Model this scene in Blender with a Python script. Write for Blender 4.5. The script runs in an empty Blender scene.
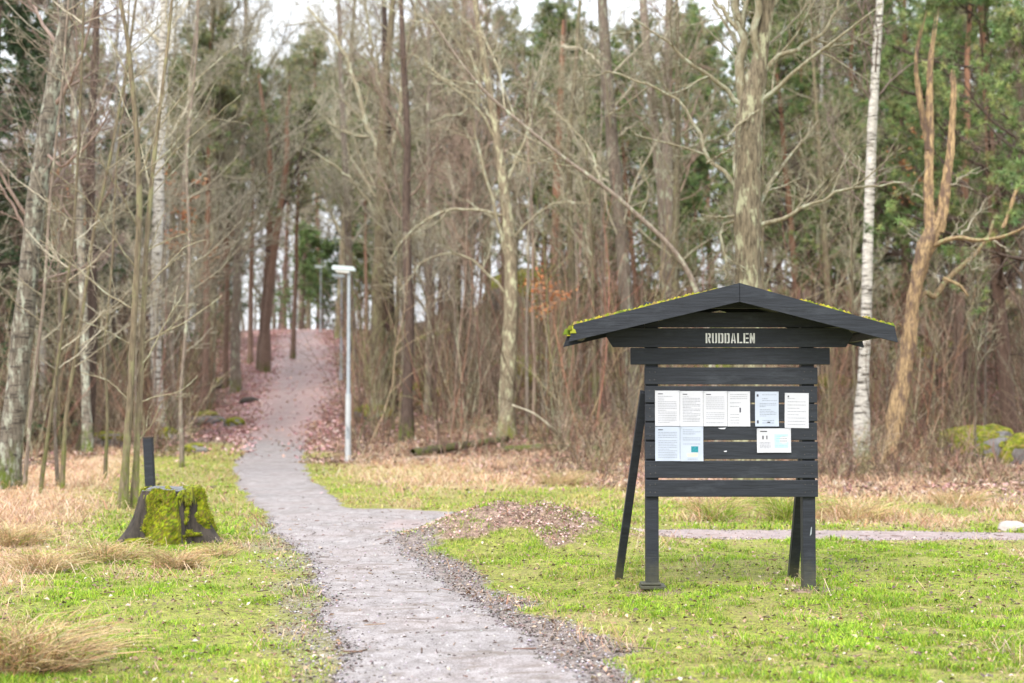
import bpy, math, random, os
import numpy as np
from mathutils import Vector, Matrix

sc = bpy.context.scene
COL = sc.collection
PI = math.pi
rng = np.random.default_rng(7)
random.seed(7)

# ------------------------------------------------------------------ camera geometry
CAMZ = 1.6
FPX = 1024 * 50 / 36.0
PITCH = math.atan((402 - 341.5) / FPX)

def ray(px, py):
    u = (px - 512) / FPX; v = (341.5 - py) / FPX
    c, s = math.cos(PITCH), math.sin(PITCH)
    return np.array([u, c - v * s, s + v * c])

def at(px, py, d):
    """world point seen at a pixel, at depth d (metres along +Y)"""
    r = ray(px, py)
    return np.array([0, 0, CAMZ]) + r * (d / r[1])

# ------------------------------------------------------------------ noise (numpy value noise)
_tab = np.random.default_rng(99).random((256, 256))
def vnoise(x, y):
    x = np.asarray(x, float); y = np.asarray(y, float)
    xi = np.floor(x).astype(int); yi = np.floor(y).astype(int)
    fx = x - xi; fy = y - yi
    fx = fx * fx * (3 - 2 * fx); fy = fy * fy * (3 - 2 * fy)
    g = lambda a, b: _tab[a & 255, b & 255]
    return (g(xi, yi) * (1 - fx) + g(xi + 1, yi) * fx) * (1 - fy) + (g(xi, yi + 1) * (1 - fx) + g(xi + 1, yi + 1) * fx) * fy
def fbm(x, y, o=4):
    s = 0; a = .5; n = 0
    for k in range(o):
        s = s + a * vnoise(x * 2 ** k + 17.3 * k, y * 2 ** k - 9.1 * k); n += a; a *= .5
    return s / n
def sstep(a, b, x):
    t = np.clip((np.asarray(x, float) - a) / (b - a), 0, 1)
    return t * t * (3 - 2 * t)

# ------------------------------------------------------------------ terrain
def H0(X, Y):
    X = np.asarray(X, float); Y = np.asarray(Y, float)
    a = X / np.maximum(Y, 22)
    hp = np.interp(Y, [0, 36, 45, 58, 71, 85, 100, 112, 125, 400], [0, 0, .3, 1.5, 2.95, 4.6, 6.45, 7.3, 7.0, 7.0])
    hr = np.interp(Y, [0, 29, 36, 45, 70, 100, 130, 170, 400], [0, 0, .25, .8, 4.0, 8.5, 12, 14, 12])
    hl = np.interp(Y, [0, 38, 50, 70, 100, 130, 400], [0, 0, .4, 2.0, 5.0, 6.5, 6.0])
    wr = sstep(-.10, .02, a); wl = sstep(-.17, -.27, a)
    h = hp * (1 - wr) * (1 - wl) + hr * wr + hl * wl * (1 - wr)
    far = sstep(30, 48, Y)
    h = h + far * (1 - np.exp(-((a + .148) / .045) ** 2) * (Y < 130)) * ((fbm(X * .11, Y * .11) - .5) * 2.2 + (fbm(X * .4, Y * .4) - .5) * .5)
    h = h + (fbm(X * .5 + 3, Y * .5) - .5) * .10
    h = h + .40 * np.exp(-np.abs((X - .15) / 1.12) ** 2.4 - np.abs((Y - 16.35) / .95) ** 2.2) * (.55 + .9 * fbm(X * 2.2, Y * 2.2))      # leafy mound
    return h

# path outline, from ground points seen in the photo (left / right edge) ------------
def gp(px, py):
    r = ray(px, py); o = np.array([0, 0, CAMZ]); t = 2.0
    while t < 400:
        p = o + r * t
        if p[2] <= float(H0(p[0], p[1])): break
        t += .04 if t < 60 else .2
    return p
_L = [(356, 705), (346, 683), (330, 630), (319, 593), (298, 548), (268, 520), (251, 500), (240, 485), (237, 467), (246, 448)]
_R = [(600, 705), (582, 683), (545, 640), (476, 605), (425, 571), (404, 540), (372, 519), (335, 500), (314, 484), (303, 467), (307, 448)]
PL = [gp(*p) for p in _L]; PR = [gp(*p) for p in _R]
yl = [p[1] for p in PL]; xl_ = [p[0] for p in PL]
yr = [p[1] for p in PR]; xr_ = [p[0] for p in PR]
for d, cx, w in ((50, 282, 68), (58, 291, 74), (71, 299, 68), (85, 302, 60), (100, 304, 48), (118, 306, 38)):
    yl.append(d); xl_.append((cx - w / 2 - 512) / FPX * d); yr.append(d); xr_.append((cx + w / 2 - 512) / FPX * d)
def XL(Y): return np.interp(Y, yl, xl_)
def XR(Y): return np.interp(Y, yr, xr_)
def pathm(X, Y):
    """>0 inside the path, metres from its edge"""
    X = np.asarray(X, float); Y = np.asarray(Y, float)
    wob = (fbm(X * 1.6, Y * 1.2) - .5) * .28 + (fbm(X * 6, Y * 6, 2) - .5) * .18
    sc_ = np.clip(Y / 20, 1, 3)
    m1 = np.minimum(X - XL(Y), XR(Y) - X) + wob * sc_
    m1 = np.where((Y < 3) | (Y > 119), -9, m1)
    yn = np.interp(X, [-3, -1.9, -1.3, -.84, 0, 1.0, 1.7, 4, 20], [17.4, 17.0, 17.6, 19.2, 18.8, 17.1, 16.65, 16.45, 16.25])
    yf = np.interp(X, [-3, -1.9, -.84, 0, 1.0, 1.7, 4, 20], [21.6, 21.2, 20.6, 19.9, 18.4, 17.75, 17.5, 17.5])
    m2 = np.minimum(Y - yn, yf - Y) + wob
    m2 = np.where(X < -3.0, -50, m2)
    return np.maximum(m1, m2)
def H(X, Y):
    return H0(X, Y)
def HT(X, Y):
    return H0(X, Y) - .045 * sstep(.0, .16, pathm(X, Y))

# surface masks ---------------------------------------------------------------
def masks(X, Y):
    a = X / np.maximum(Y, 5)
    n1 = fbm(X * .35, Y * .35); n2 = fbm(X * 1.3 + 9, Y * 1.3)
    # wood edge: leaf floor beyond
    edge = np.interp(a, [-.5, -.36, -.2, -.17, -.11, -.05, .06, .2, .4], [31, 34, 40, 40, 37, 33, 27, 24.5, 24])
    leaf = sstep(-2.5, 3.0, Y - edge + (n1 - .5) * 9)
    left = sstep(-.8, -2.2, X - XL(Y) + 1.2)              # left side of the path
    dry = np.clip(left * sstep(11.5, 14.5, Y + (n1 - .5) * 5 - .25 * (X - XL(Y))) * sstep(-1.6, -3.4, X - XL(Y) + (n2 - .5) * 2), 0, 1)
    dry = np.maximum(dry, (1 - left) * sstep(24, 30, Y + (n1 - .5) * 9) * sstep(.2, 2.2, X - XR(Y)) * .7)
    dry = np.maximum(dry, (1 - left) * sstep(17.8, 18.6, Y) * sstep(1.5, 3, X) * sstep(.44, .56, n2) * .75)
    dry = np.maximum(dry, left * sstep(.32, .54, n2) * .8)
    dry = np.maximum(dry, (1 - left) * sstep(.60, .74, n2) * .25)
    dry = np.maximum(dry, left * sstep(-.34, -.375, a) * .9 * sstep(9.5, 8.6, Y) )
    mound = np.exp(-(((X - .2) / 1.3) ** 2 + ((Y - 16.2) / 1.0) ** 2))
    leaf = np.maximum(leaf, sstep(.25, .7, mound + (fbm(X * 2.2, Y * 2.2) - .5) * 1.1) * .85)
    pm = pathm(X, Y)
    right_side = X > (XL(Y) + XR(Y)) / 2
    verge = np.where(right_side, sstep(-.64, -.16, pm + (n2 - .5) * .6) * (.7 + .5 * n1) * sstep(19, 15, Y), sstep(-.85, -.1, pm + (n2 - .5) * .8) * sstep(24, 17, Y) * .55)
    verge = np.where(X > 1.2, verge * 0.25, verge)
    # leaf covered sides of the hill path
    worn = np.maximum(np.exp(-(((X - 1.2) / .30) ** 2 + ((Y - 12.1) / .28) ** 2)), np.exp(-(((X - 2.54) / .28) ** 2 + ((Y - 12.1) / .26) ** 2)))
    worn = np.maximum(worn, .35 * np.exp(-(((X - 1.9) / .85) ** 2 + ((Y - 11.6) / .40) ** 2)) * sstep(.40, .58, n2))
    leaf = np.maximum(leaf, np.clip(worn * 1.1 + (n2 - .5) * .6, 0, 1) * (worn > .12) * .9)
    return leaf, dry, verge, pm, left

# ------------------------------------------------------------------ mesh helpers
def mk(name, V, faces, mats, mat_idx=None, smooth=True, attrs=None, parent=None, link=True):
    """faces: list of (n,k) int arrays"""
    me = bpy.data.meshes.new(name)
    V = np.ascontiguousarray(V, dtype=np.float32)
    me.vertices.add(len(V)); me.vertices.foreach_set('co', V.ravel())
    faces = [np.asarray(f, dtype=np.int32) for f in faces if len(f)]
    tot = sum(f.size for f in faces); nf = sum(len(f) for f in faces)
    me.loops.add(tot); me.polygons.add(nf)
    me.loops.foreach_set('vertex_index', np.concatenate([f.ravel() for f in faces]))
    ls = []; o = 0
    for f in faces:
        ls.append(o + np.arange(len(f), dtype=np.int32) * f.shape[1]); o += f.size
    me.polygons.foreach_set('loop_start', np.concatenate(ls).astype(np.int32))
    me.polygons.foreach_set('use_smooth', np.full(nf, bool(smooth)))
    for m in (mats if isinstance(mats, (list, tuple)) else [mats]): me.materials.append(m)
    if mat_idx is not None: me.polygons.foreach_set('material_index', np.asarray(mat_idx, dtype=np.int32))
    if attrs:
        for k, v in attrs.items():
            v = np.asarray(v, dtype=np.float32)
            if v.ndim == 1:
                at_ = me.attributes.new(k, 'FLOAT', 'POINT'); at_.data.foreach_set('value', v)
            else:
                at_ = me.attributes.new(k, 'FLOAT_COLOR', 'POINT')
                c = np.ones((len(v), 4), dtype=np.float32); c[:, :3] = v; at_.data.foreach_set('color', c.ravel())
    me.update(calc_edges=True)
    if not link: return me
    o = bpy.data.objects.new(name, me); COL.objects.link(o)
    if parent: o.parent = parent
    return o

def empty(name, loc, label, cat, group=None, rz=0, s=1):
    o = bpy.data.objects.new(name, None); COL.objects.link(o)
    o.location = loc; o.rotation_euler = (0, 0, rz); o.scale = (s, s, s) if not isinstance(s, tuple) else s
    o.empty_display_size = .2
    o['label'] = label; o['category'] = cat
    if group: o['group'] = group
    return o
def tag(o, label=None, cat=None, group=None, kind=None):
    if label: o['label'] = label
    if cat: o['category'] = cat
    if group: o['group'] = group
    if kind: o['kind'] = kind
    return o

class Bag:
    """collects tubes, boxes and loose faces into one mesh"""
    def __init__(s): s.V = []; s.F3 = []; s.F4 = []; s.n = 0; s.A = []
    def add(s, V, F4=None, F3=None, a=None):
        V = np.asarray(V, float).reshape(-1, 3)
        if F4 is not None and len(F4): s.F4.append(np.asarray(F4) + s.n)
        if F3 is not None and len(F3): s.F3.append(np.asarray(F3) + s.n)
        s.V.append(V); s.n += len(V)
        if a is not None: s.A.append(np.asarray(a, float))
    def tubes(s, P, R, sides=3, a=None):
        P = np.asarray(P, float); R = np.asarray(R, float)
        N, K, _ = P.shape
        T = np.empty_like(P); T[:, 1:-1] = P[:, 2:] - P[:, :-2]; T[:, 0] = P[:, 1] - P[:, 0]; T[:, -1] = P[:, -1] - P[:, -2]
        T /= np.linalg.norm(T, axis=2, keepdims=True) + 1e-9
        ax = np.argmin(np.abs(T.mean(axis=1)), axis=1); ref = np.eye(3)[ax][:, None, :]
        U = np.cross(T, ref); U /= np.linalg.norm(U, axis=2, keepdims=True) + 1e-9
        W = np.cross(T, U)
        th = np.arange(sides) * 2 * PI / sides
        ring = (np.cos(th)[None, None, :, None] * U[:, :, None, :] + np.sin(th)[None, None, :, None] * W[:, :, None, :]) * R[:, :, None, None]
        V = (P[:, :, None, :] + ring).reshape(-1, 3)
        base = (np.arange(N) * K * sides)[:, None, None] + (np.arange(K - 1) * sides)[None, :, None]
        j = np.arange(sides)[None, None, :]; j2 = (j + 1) % sides
        F = np.stack([base + j, base + j2, base + sides + j2, base + sides + j], axis=-1).reshape(-1, 4)
        s.add(V, F4=F, a=None if a is None else np.repeat(a, K * sides, axis=0))
    def box(s, c, d, rot=None):
        c = np.asarray(c, float); d = np.asarray(d, float) / 2
        v = np.array([[x, y, z] for z in (-1, 1) for y in (-1, 1) for x in (-1, 1)]) * d
        if rot is not None: v = v @ np.array(rot).T
        s.add(v + c, F4=[[0, 2, 3, 1], [4, 5, 7, 6], [0, 1, 5, 4], [2, 6, 7, 3], [0, 4, 6, 2], [1, 3, 7, 5]])
    def prism(s, poly, y0, y1):
        """outline in x,z extruded along y"""
        n = len(poly)
        V = [(x, y0, z) for x, z in poly] + [(x, y1, z) for x, z in poly]
        F4 = [[i, (i + 1) % n, n + (i + 1) % n, n + i] for i in range(n)]
        s.add(V, F4=F4)
        b = s.n - 2 * n
        s.NG = getattr(s, 'NG', []); s.NG.append((b, n))
    def build(s, name, mat, parent=None, smooth=True, link=True, attr=None, bevel=0):
        V = np.concatenate(s.V); F = []
        if s.F4: F.append(np.concatenate(s.F4))
        if s.F3: F.append(np.concatenate(s.F3))
        for b, n in getattr(s, 'NG', []):
            F.append(np.array([[b + i for i in range(n)]])); F.append(np.array([[b + n + i for i in reversed(range(n))]]))
        at_ = None
        if attr: at_ = {attr: np.concatenate(s.A)}
        o = mk(name, V, F, mat, smooth=smooth, attrs=at_, parent=parent, link=link)
        if bevel and link:
            m = o.modifiers.new('bev', 'BEVEL'); m.width = bevel; m.segments = 2; m.limit_method = 'ANGLE'
        return o

def unit(v): return v / (np.linalg.norm(v, axis=-1, keepdims=True) + 1e-9)

def grow(P, R, pi, t, L, ang, K=6, up=0.0, wob=.12, rs=.6, rmin=.003, tip=.3, rg=rng, azbias=None):
    """children branches of polylines P (N,K,3), radii R; vectorised"""
    Kp = P.shape[1]; f = np.clip(t, 0, .999) * (Kp - 1); i = np.floor(f).astype(int); fr = (f - i)[:, None]
    A = P[pi, i]; B = P[pi, i + 1]; S = A * (1 - fr) + B * fr; T = unit(B - A)
    r0 = (R[pi, i] * (1 - fr[:, 0]) + R[pi, i + 1] * fr[:, 0])
    v = rg.normal(size=S.shape)
    if azbias is not None: v = v + azbias
    v = unit(v - (v * T).sum(1, keepdims=True) * T)
    D = np.cos(ang)[:, None] * T + np.sin(ang)[:, None] * v
    n = len(S); Q = np.empty((n, K, 3)); Q[:, 0] = S
    upv = np.asarray(up) if np.ndim(up) else np.full(n, float(up))
    for k in range(1, K):
        D = D + rg.normal(size=D.shape) * wob; D[:, 2] += upv / K; D = unit(D)
        Q[:, k] = Q[:, k - 1] + D * (L / (K - 1))[:, None]
    rb = np.maximum(r0 * rs, rmin)
    rb = np.minimum(rb, np.maximum(L * .022, rmin))
    RR = rb[:, None] * np.linspace(1, tip, K)[None, :]
    return Q, np.maximum(RR, rmin * .6)

def trunkline(Ht, r0, K=14, wob=.02, lean=(0, 0), rg=rng, tip=.12, flare=.35):
    z = np.linspace(0, Ht, K); z[1:3] = [Ht * .02, Ht * .06]
    off = np.cumsum(rg.normal(size=(K, 2)) * wob * Ht / K, axis=0); off[0] = 0
    off -= off[0]
    P = np.stack([off[:, 0] + lean[0] * z, off[:, 1] + lean[1] * z, z], 1)
    P[0, 2] = -.4
    t = z / Ht
    R = r0 * ((1 - t) ** .8 * (1 - tip) + tip); R = R * (1 + flare * np.exp(-t * 40))
    return P[None], R[None]

def resample(pts, n):
    pts = np.asarray(pts, float)
    d = np.r_[0, np.cumsum(np.linalg.norm(np.diff(pts, axis=0), axis=1))]
    # catmull-ish smoothing by interpolating a fine linear and box filtering
    u = np.linspace(0, d[-1], n)
    P = np.stack([np.interp(u, d, pts[:, k]) for k in range(pts.shape[1])], 1)
    for _ in range(2): P[1:-1] = (P[:-2] + 2 * P[1:-1] + P[2:]) / 4
    return P

# ------------------------------------------------------------------ materials
def newmat(name):
    m = bpy.data.materials.new(name); m.use_nodes = True
    nt = m.node_tree; b = nt.nodes['Principled BSDF']
    return m, nt, b
def N(nt, t, **k):
    n = nt.nodes.new(t)
    for a, v in k.items(): setattr(n, a, v)
    return n
def ramp(nt, stops, fac=None):
    r = N(nt, 'ShaderNodeValToRGB'); e = r.color_ramp.elements
    while len(e) < len(stops): e.new(.5)
    for i, (p, c) in enumerate(stops):
        e[i].position = p; e[i].color = (*c, 1)
    if fac is not None: nt.links.new(fac, r.inputs[0])
    return r
def noise(nt, vec, scale, detail=4, rough=.6, dist=0):
    n = N(nt, 'ShaderNodeTexNoise'); n.inputs['Scale'].default_value = scale; n.inputs['Detail'].default_value = detail
    n.inputs['Roughness'].default_value = rough; n.inputs['Distortion'].default_value = dist
    if vec is not None: nt.links.new(vec, n.inputs['Vector'])
    return n
def coords(nt, stretch=(1, 1, 1), kind='Object'):
    tc = N(nt, 'ShaderNodeTexCoord'); mp = N(nt, 'ShaderNodeMapping'); mp.inputs['Scale'].default_value = stretch
    nt.links.new(tc.outputs[kind], mp.inputs[0]); return mp.outputs[0]
def mix(nt, fac, a, b, blend='MIX'):
    m = N(nt, 'ShaderNodeMix', data_type='RGBA', blend_type=blend)
    if isinstance(fac, (int, float)): m.inputs[0].default_value = fac
    else: nt.links.new(fac, m.inputs[0])
    for v, s in ((a, 6), (b, 7)):
        if isinstance(v, tuple): m.inputs[s].default_value = (*v, 1)
        else: nt.links.new(v, m.inputs[s])
    return m.outputs[2]
def math_(nt, op, a, b=None, clamp=False):
    m = N(nt, 'ShaderNodeMath', operation=op); m.use_clamp = clamp
    for v, s in ((a, 0), (b, 1)):
        if v is None: continue
        if isinstance(v, (int, float)): m.inputs[s].default_value = v
        else: nt.links.new(v, m.inputs[s])
    return m.outputs[0]
def mapr(nt, v, a, b, c=0, d=1):
    m = N(nt, 'ShaderNodeMapRange'); m.inputs[1].default_value = a; m.inputs[2].default_value = b; m.inputs[3].default_value = c; m.inputs[4].default_value = d
    nt.links.new(v, m.inputs[0]); return m.outputs[0]
def bump(nt, b, h, st=.5, dist=.02):
    n = N(nt, 'ShaderNodeBump'); n.inputs['Strength'].default_value = st; n.inputs['Distance'].default_value = dist
    nt.links.new(h, n.inputs['Height']); nt.links.new(n.outputs[0], b.inputs['Normal'])

def bark(name, c1, c2, lichen=None, lamt=.5, moss=None, mossh=1.5, stretch=(8, 8, 1.5), rough=.9, upper=None, uppz=(5, 9), bands=None):
    m, nt, b = newmat(name)
    v = coords(nt, stretch); n = noise(nt, v, 3, 6, .65)
    col = ramp(nt, [(.35, c1), (.65, c2)], n.outputs[0]).outputs[0]
    vo = coords(nt, (1, 1, 1))
    sep = N(nt, 'ShaderNodeSeparateXYZ'); tc = N(nt, 'ShaderNodeTexCoord'); nt.links.new(tc.outputs['Object'], sep.inputs[0])
    if upper:
        n4 = noise(nt, vo, 1.2, 3)
        z = math_(nt, 'ADD', sep.outputs[2], math_(nt, 'MULTIPLY', n4.outputs[0], 2.0))
        col = mix(nt, mapr(nt, z, uppz[0] + 1, uppz[1] + 1), col, mix(nt, n.outputs[0], upper, tuple(x * .6 for x in upper)))
    if bands:
        nb = noise(nt, coords(nt, (1.5, 1.5, 9)), 1.6, 4, .7, .4)
        col = mix(nt, mapr(nt, nb.outputs[0], .53, .60), col, bands)
    if lichen:
        n2 = noise(nt, coords(nt, (3, 3, 1.2)), 2.2, 5, .7)
        col = mix(nt, mapr(nt, n2.outputs[0], .62 - .25 * lamt, .70 - .2 * lamt), col, lichen)
    if moss:
        n3 = noise(nt, vo, 1.6, 5, .7)
        k = math_(nt, 'SUBTRACT', math_(nt, 'MULTIPLY', n3.outputs[0], mossh * 2.2), sep.outputs[2])
        n5 = noise(nt, coords(nt, (5, 5, 2)), 1.8, 5, .75)
        fk = math_(nt, 'MULTIPLY', mapr(nt, k, -.3 * mossh, .8 * mossh), mapr(nt, n5.outputs[0], .44, .58))
        col = mix(nt, fk, col, tuple(x * .75 for x in moss))
    oi = N(nt, 'ShaderNodeObjectInfo')
    hs = N(nt, 'ShaderNodeHueSaturation'); nt.links.new(col, hs.inputs['Color'])
    nt.links.new(mapr(nt, oi.outputs['Random'], 0, 1, .7, 1.3), hs.inputs['Value'])
    nt.links.new(hs.outputs[0], b.inputs['Base Color']); b.inputs['Roughness'].default_value = rough
    b.inputs['Specular IOR Level'].default_value = .25
    bump(nt, b, n.outputs[0], .8, .03)
    return m

def attrmat(name, attr='col', rough=.8, trans=0.0, spec=.2, var=.3):
    m, nt, b = newmat(name)
    a = N(nt, 'ShaderNodeAttribute', attribute_name=attr)
    oi = N(nt, 'ShaderNodeObjectInfo')
    hs = N(nt, 'ShaderNodeHueSaturation'); nt.links.new(a.outputs['Color'], hs.inputs['Color'])
    nt.links.new(mapr(nt, oi.outputs['Random'], 0, 1, 1 - var, 1 + var), hs.inputs['Value'])
    nt.links.new(hs.outputs[0], b.inputs['Base Color']); b.inputs['Roughness'].default_value = rough; b.inputs['Specular IOR Level'].default_value = spec
    if trans:
        tr = N(nt, 'ShaderNodeBsdfTranslucent'); nt.links.new(hs.outputs[0], tr.inputs[0])
        mx = N(nt, 'ShaderNodeMixShader'); mx.inputs[0].default_value = trans
        nt.links.new(b.outputs[0], mx.inputs[1]); nt.links.new(tr.outputs[0], mx.inputs[2])
        nt.links.new(mx.outputs[0], nt.nodes['Material Output'].inputs[0])
    return m

def plain(name, c, rough=.6, var=.15, scale=20, spec=.4, stretch=(1, 1, 1), bmp=.0, metal=0):
    m, nt, b = newmat(name)
    n = noise(nt, coords(nt, stretch), scale, 5, .65)
    col = ramp(nt, [(.3, tuple(x * (1 - var) for x in c)), (.7, tuple(min(1, x * (1 + var)) for x in c))], n.outputs[0])
    nt.links.new(col.outputs[0], b.inputs['Base Color']); b.inputs['Roughness'].default_value = rough
    b.inputs['Specular IOR Level'].default_value = spec; b.inputs['Metallic'].default_value = metal
    if bmp: bump(nt, b, n.outputs[0], bmp, .01)
    return m

M = {}
M['bark_grey'] = bark('bark_grey', (.12, .095, .075), (.27, .22, .18), (.36, .38, .28), .3, (.16, .18, .03), .35)
M['bark_lichen'] = bark('bark_lichen', (.08, .065, .045), (.27, .225, .155), (.38, .38, .25), .38, (.20, .22, .05), .5)
M['bark_mossy'] = bark('bark_mossy', (.10, .08, .055), (.22, .18, .12), (.21, .20, .11), .45, (.18, .22, .04), 1.0)
M['bark_pine'] = bark('bark_pine', (.13, .085, .065), (.27, .18, .14), None, 0, (.12, .14, .03), .5, upper=(.29, .155, .10), uppz=(4, 8))
M['bark_birch'] = bark('bark_birch', (.30, .28, .25), (.58, .56, .51), None, 0, (.2, .24, .05), .15, stretch=(2, 2, 6), bands=(.07, .06, .05))
M['bark_birch_old'] = bark('bark_birch_old', (.10, .085, .065), (.30, .27, .22), (.46, .49, .40), .38, (.16, .22, .03), .7, bands=(.08, .07, .06))
M['bark_dark'] = bark('bark_dark', (.05, .035, .03), (.11, .08, .065), None, 0, (.12, .15, .03), .6)
M['twig_grey'] = bark('twig_grey', (.24, .215, .16), (.48, .44, .34), None)
M['twig_brown'] = bark('twig_brown', (.22, .155, .12), (.42, .32, .25), None)
M['twig_green'] = bark('twig_green', (.20, .17, .11), (.36, .32, .22), (.42, .43, .32), .45)
M['twig_dark'] = bark('twig_dark', (.14, .10, .085), (.24, .185, .155), None)
M['snag'] = bark('snag_wood', (.08, .05, .035), (.58, .41, .22), (.15, .10, .075), .55, None, stretch=(14, 14, .9), rough=.8)
M['snag_bark'] = bark('snag_bark', (.16, .11, .06), (.36, .26, .15), (.30, .32, .16), .4)
M['needles'] = attrmat('needles', trans=.25, var=.25)
M['brush'] = attrmat('brush', var=0)
M['grass'] = attrmat('grass', trans=.3, var=0, rough=.6, spec=.3)
M['leaves'] = attrmat('leaves', trans=.1, var=0, rough=.6, spec=.35)
M['stones'] = attrmat('stones', var=0, rough=.7)
M['moss'] = attrmat('moss', trans=.1, var=0, rough=.95, spec=.1)
def board_paint():
    m, nt, b = newmat('board_paint')
    v = coords(nt, (1.2, 9, 16)); n = noise(nt, v, 3, 7, .7)
    g = noise(nt, coords(nt), 2.5, 4)
    c = ramp(nt, [(.3, (.010, .012, .018)), (.75, (.026, .031, .043))], n.outputs[0]).outputs[0]
    c = mix(nt, mapr(nt, g.outputs[0], .55, .8, 0, .3), c, (.045, .052, .066))
    w = noise(nt, coords(nt, (3, 3, 60)), 5, 6, .8)
    c = mix(nt, mapr(nt, w.outputs[0], .66, .72, 0, .5), c, (.10, .11, .12))
    f2 = noise(nt, coords(nt, (.8, 3, 2.2)), 4, 6, .7)
    c = mix(nt, mapr(nt, f2.outputs[0], .55, .72, 0, .4), c, (.060, .068, .085))
    sp = N(nt, 'ShaderNodeSeparateXYZ'); tc = N(nt, 'ShaderNodeTexCoord'); nt.links.new(tc.outputs['Object'], sp.inputs[0])
    dz = math_(nt, 'SUBTRACT', math_(nt, 'MULTIPLY', noise(nt, coords(nt), 9, 5, .7).outputs[0], .5), sp.outputs[2])   # splashed dirt and algae near the ground
    c = mix(nt, mapr(nt, dz, -.05, .25, 0, .7), c, (.085, .085, .05))
    nt.links.new(c, b.inputs['Base Color']); b.inputs['Roughness'].default_value = .6; b.inputs['Specular IOR Level'].default_value = .35
    bump(nt, b, n.outputs[0], .8, .005); return m
M['board'] = board_paint()
M['board_screw'] = plain('board_screw', (.055, .05, .05), .5, .3)
M['paper'] = plain('paper', (.50, .51, .57), .5, .03, 8)
M['paper_cool'] = plain('paper_cool', (.41, .46, .57), .5, .04, 8)
M['ink'] = plain('ink', (.17, .18, .22), .7, .1)
M['ink_dark'] = plain('ink_dark', (.06, .06, .08), .7, .1)
M['teal'] = plain('teal_print', (.02, .22, .28), .6, .4, 60)
M['aqua'] = plain('aqua_print', (.38, .66, .70), .6, .1)
M['yellow_print'] = plain('yellow_print', (.72, .74, .45), .6, .1)
M['letter'] = plain('letter_paint', (.72, .72, .73), .6, .12, 30)
M['galv'] = plain('galvanised_steel', (.30, .335, .37), .45, .12, 12, .5, bmp=.05)
M['pole_white'] = plain('pale_pole_sleeve', (.46, .48, .50), .5, .1, 8)
M['lamp_head'] = plain('lamp_housing', (.48, .56, .58), .4, .06, 6)
M['lamp_glass'] = plain('lamp_cover', (.72, .74, .74), .25, .04, 6)
M['stumpwood'] = plain('stump_wood', (.045, .036, .03), .7, .75, 14, .3, (1, 1, .25), 1.0)
M['stumptop'] = plain('stump_top', (.11, .115, .13), .45, .4, 12, .5, (1, 1, 1), .5)
M['rock'] = plain('rock_stone', (.17, .16, .155), .85, .5, 4, .3, bmp=.6)
M['rock_pale'] = plain('pale_stone', (.36, .32, .30), .8, .2, 6, .3, bmp=.4)

# ------------------------------------------------------------------ world, sun, camera
w = bpy.data.worlds.new('World'); sc.world = w; w.use_nodes = True
nt = w.node_tree; bg = nt.nodes['Background']
sky = N(nt, 'ShaderNodeTexSky', sky_type='NISHITA'); sky.sun_disc = False
SUN_EL, SUN_AZ = math.radians(48), math.radians(200)
sky.sun_elevation = SUN_EL; sky.sun_rotation = SUN_AZ; sky.air_density = 1.2; sky.dust_density = 3
tc = N(nt, 'ShaderNodeTexCoord'); cn = noise(nt, tc.outputs['Generated'], 2.2, 6, .6, .5)
cloud = ramp(nt, [(.3, (7.2, 7.6, 8.3)), (.7, (9.4, 9.6, 9.9))], cn.outputs[0])
sx = N(nt, 'ShaderNodeSeparateXYZ'); nt.links.new(tc.outputs['Generated'], sx.inputs[0])      # overcast sky: darker towards the horizon
vm = N(nt, 'ShaderNodeVectorMath', operation='SCALE'); nt.links.new(cloud.outputs[0], vm.inputs[0]); nt.links.new(mapr(nt, sx.outputs[2], 0, .8, .56, 1.3), vm.inputs['Scale'])
nt.links.new(mix(nt, .90, sky.outputs[0], vm.outputs[0]), bg.inputs[0]); bg.inputs[1].default_value = .12
sl = bpy.data.lights.new('sun', 'SUN'); sl.energy = 1.5; sl.angle = math.radians(18); sl.color = (1, .93, .82)
so = bpy.data.objects.new('sun', sl); COL.objects.link(so)
sd = Vector((math.sin(SUN_AZ) * math.cos(SUN_EL), math.cos(SUN_AZ) * math.cos(SUN_EL), math.sin(SUN_EL)))
so.rotation_euler = sd.to_track_quat('Z', 'Y').to_euler(); so.location = (0, -10, 30)
cam = bpy.data.cameras.new('camera'); cam.lens = 50; cam.sensor_width = 36; cam.clip_end = 1500; cam.clip_start = .1
cam.dof.use_dof = True; cam.dof.focus_distance = 12.2; cam.dof.aperture_fstop = 1.5; cam.dof.aperture_blades = 0
co = bpy.data.objects.new('camera', cam); COL.objects.link(co); co.location = (0, 0, CAMZ); co.rotation_euler = (PI / 2 + PITCH, 0, 0)
sc.camera = co
sc.view_settings.view_transform = 'Standard'; sc.view_settings.look = 'None'; sc.view_settings.gamma = 1; sc.view_settings.exposure = 1.22
sc.view_settings.use_curve_mapping = False
sc.cycles.max_bounces = 5; sc.cycles.diffuse_bounces = 3; sc.cycles.glossy_bounces = 2; sc.cycles.transmission_bounces = 2; sc.cycles.transparent_max_bounces = 4
sc.cycles.use_denoising = True; sc.cycles.denoiser = 'OPENIMAGEDENOISE'; sc.cycles.sample_clamp_indirect = 6
sc.cycles.use_adaptive_sampling = False

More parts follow.
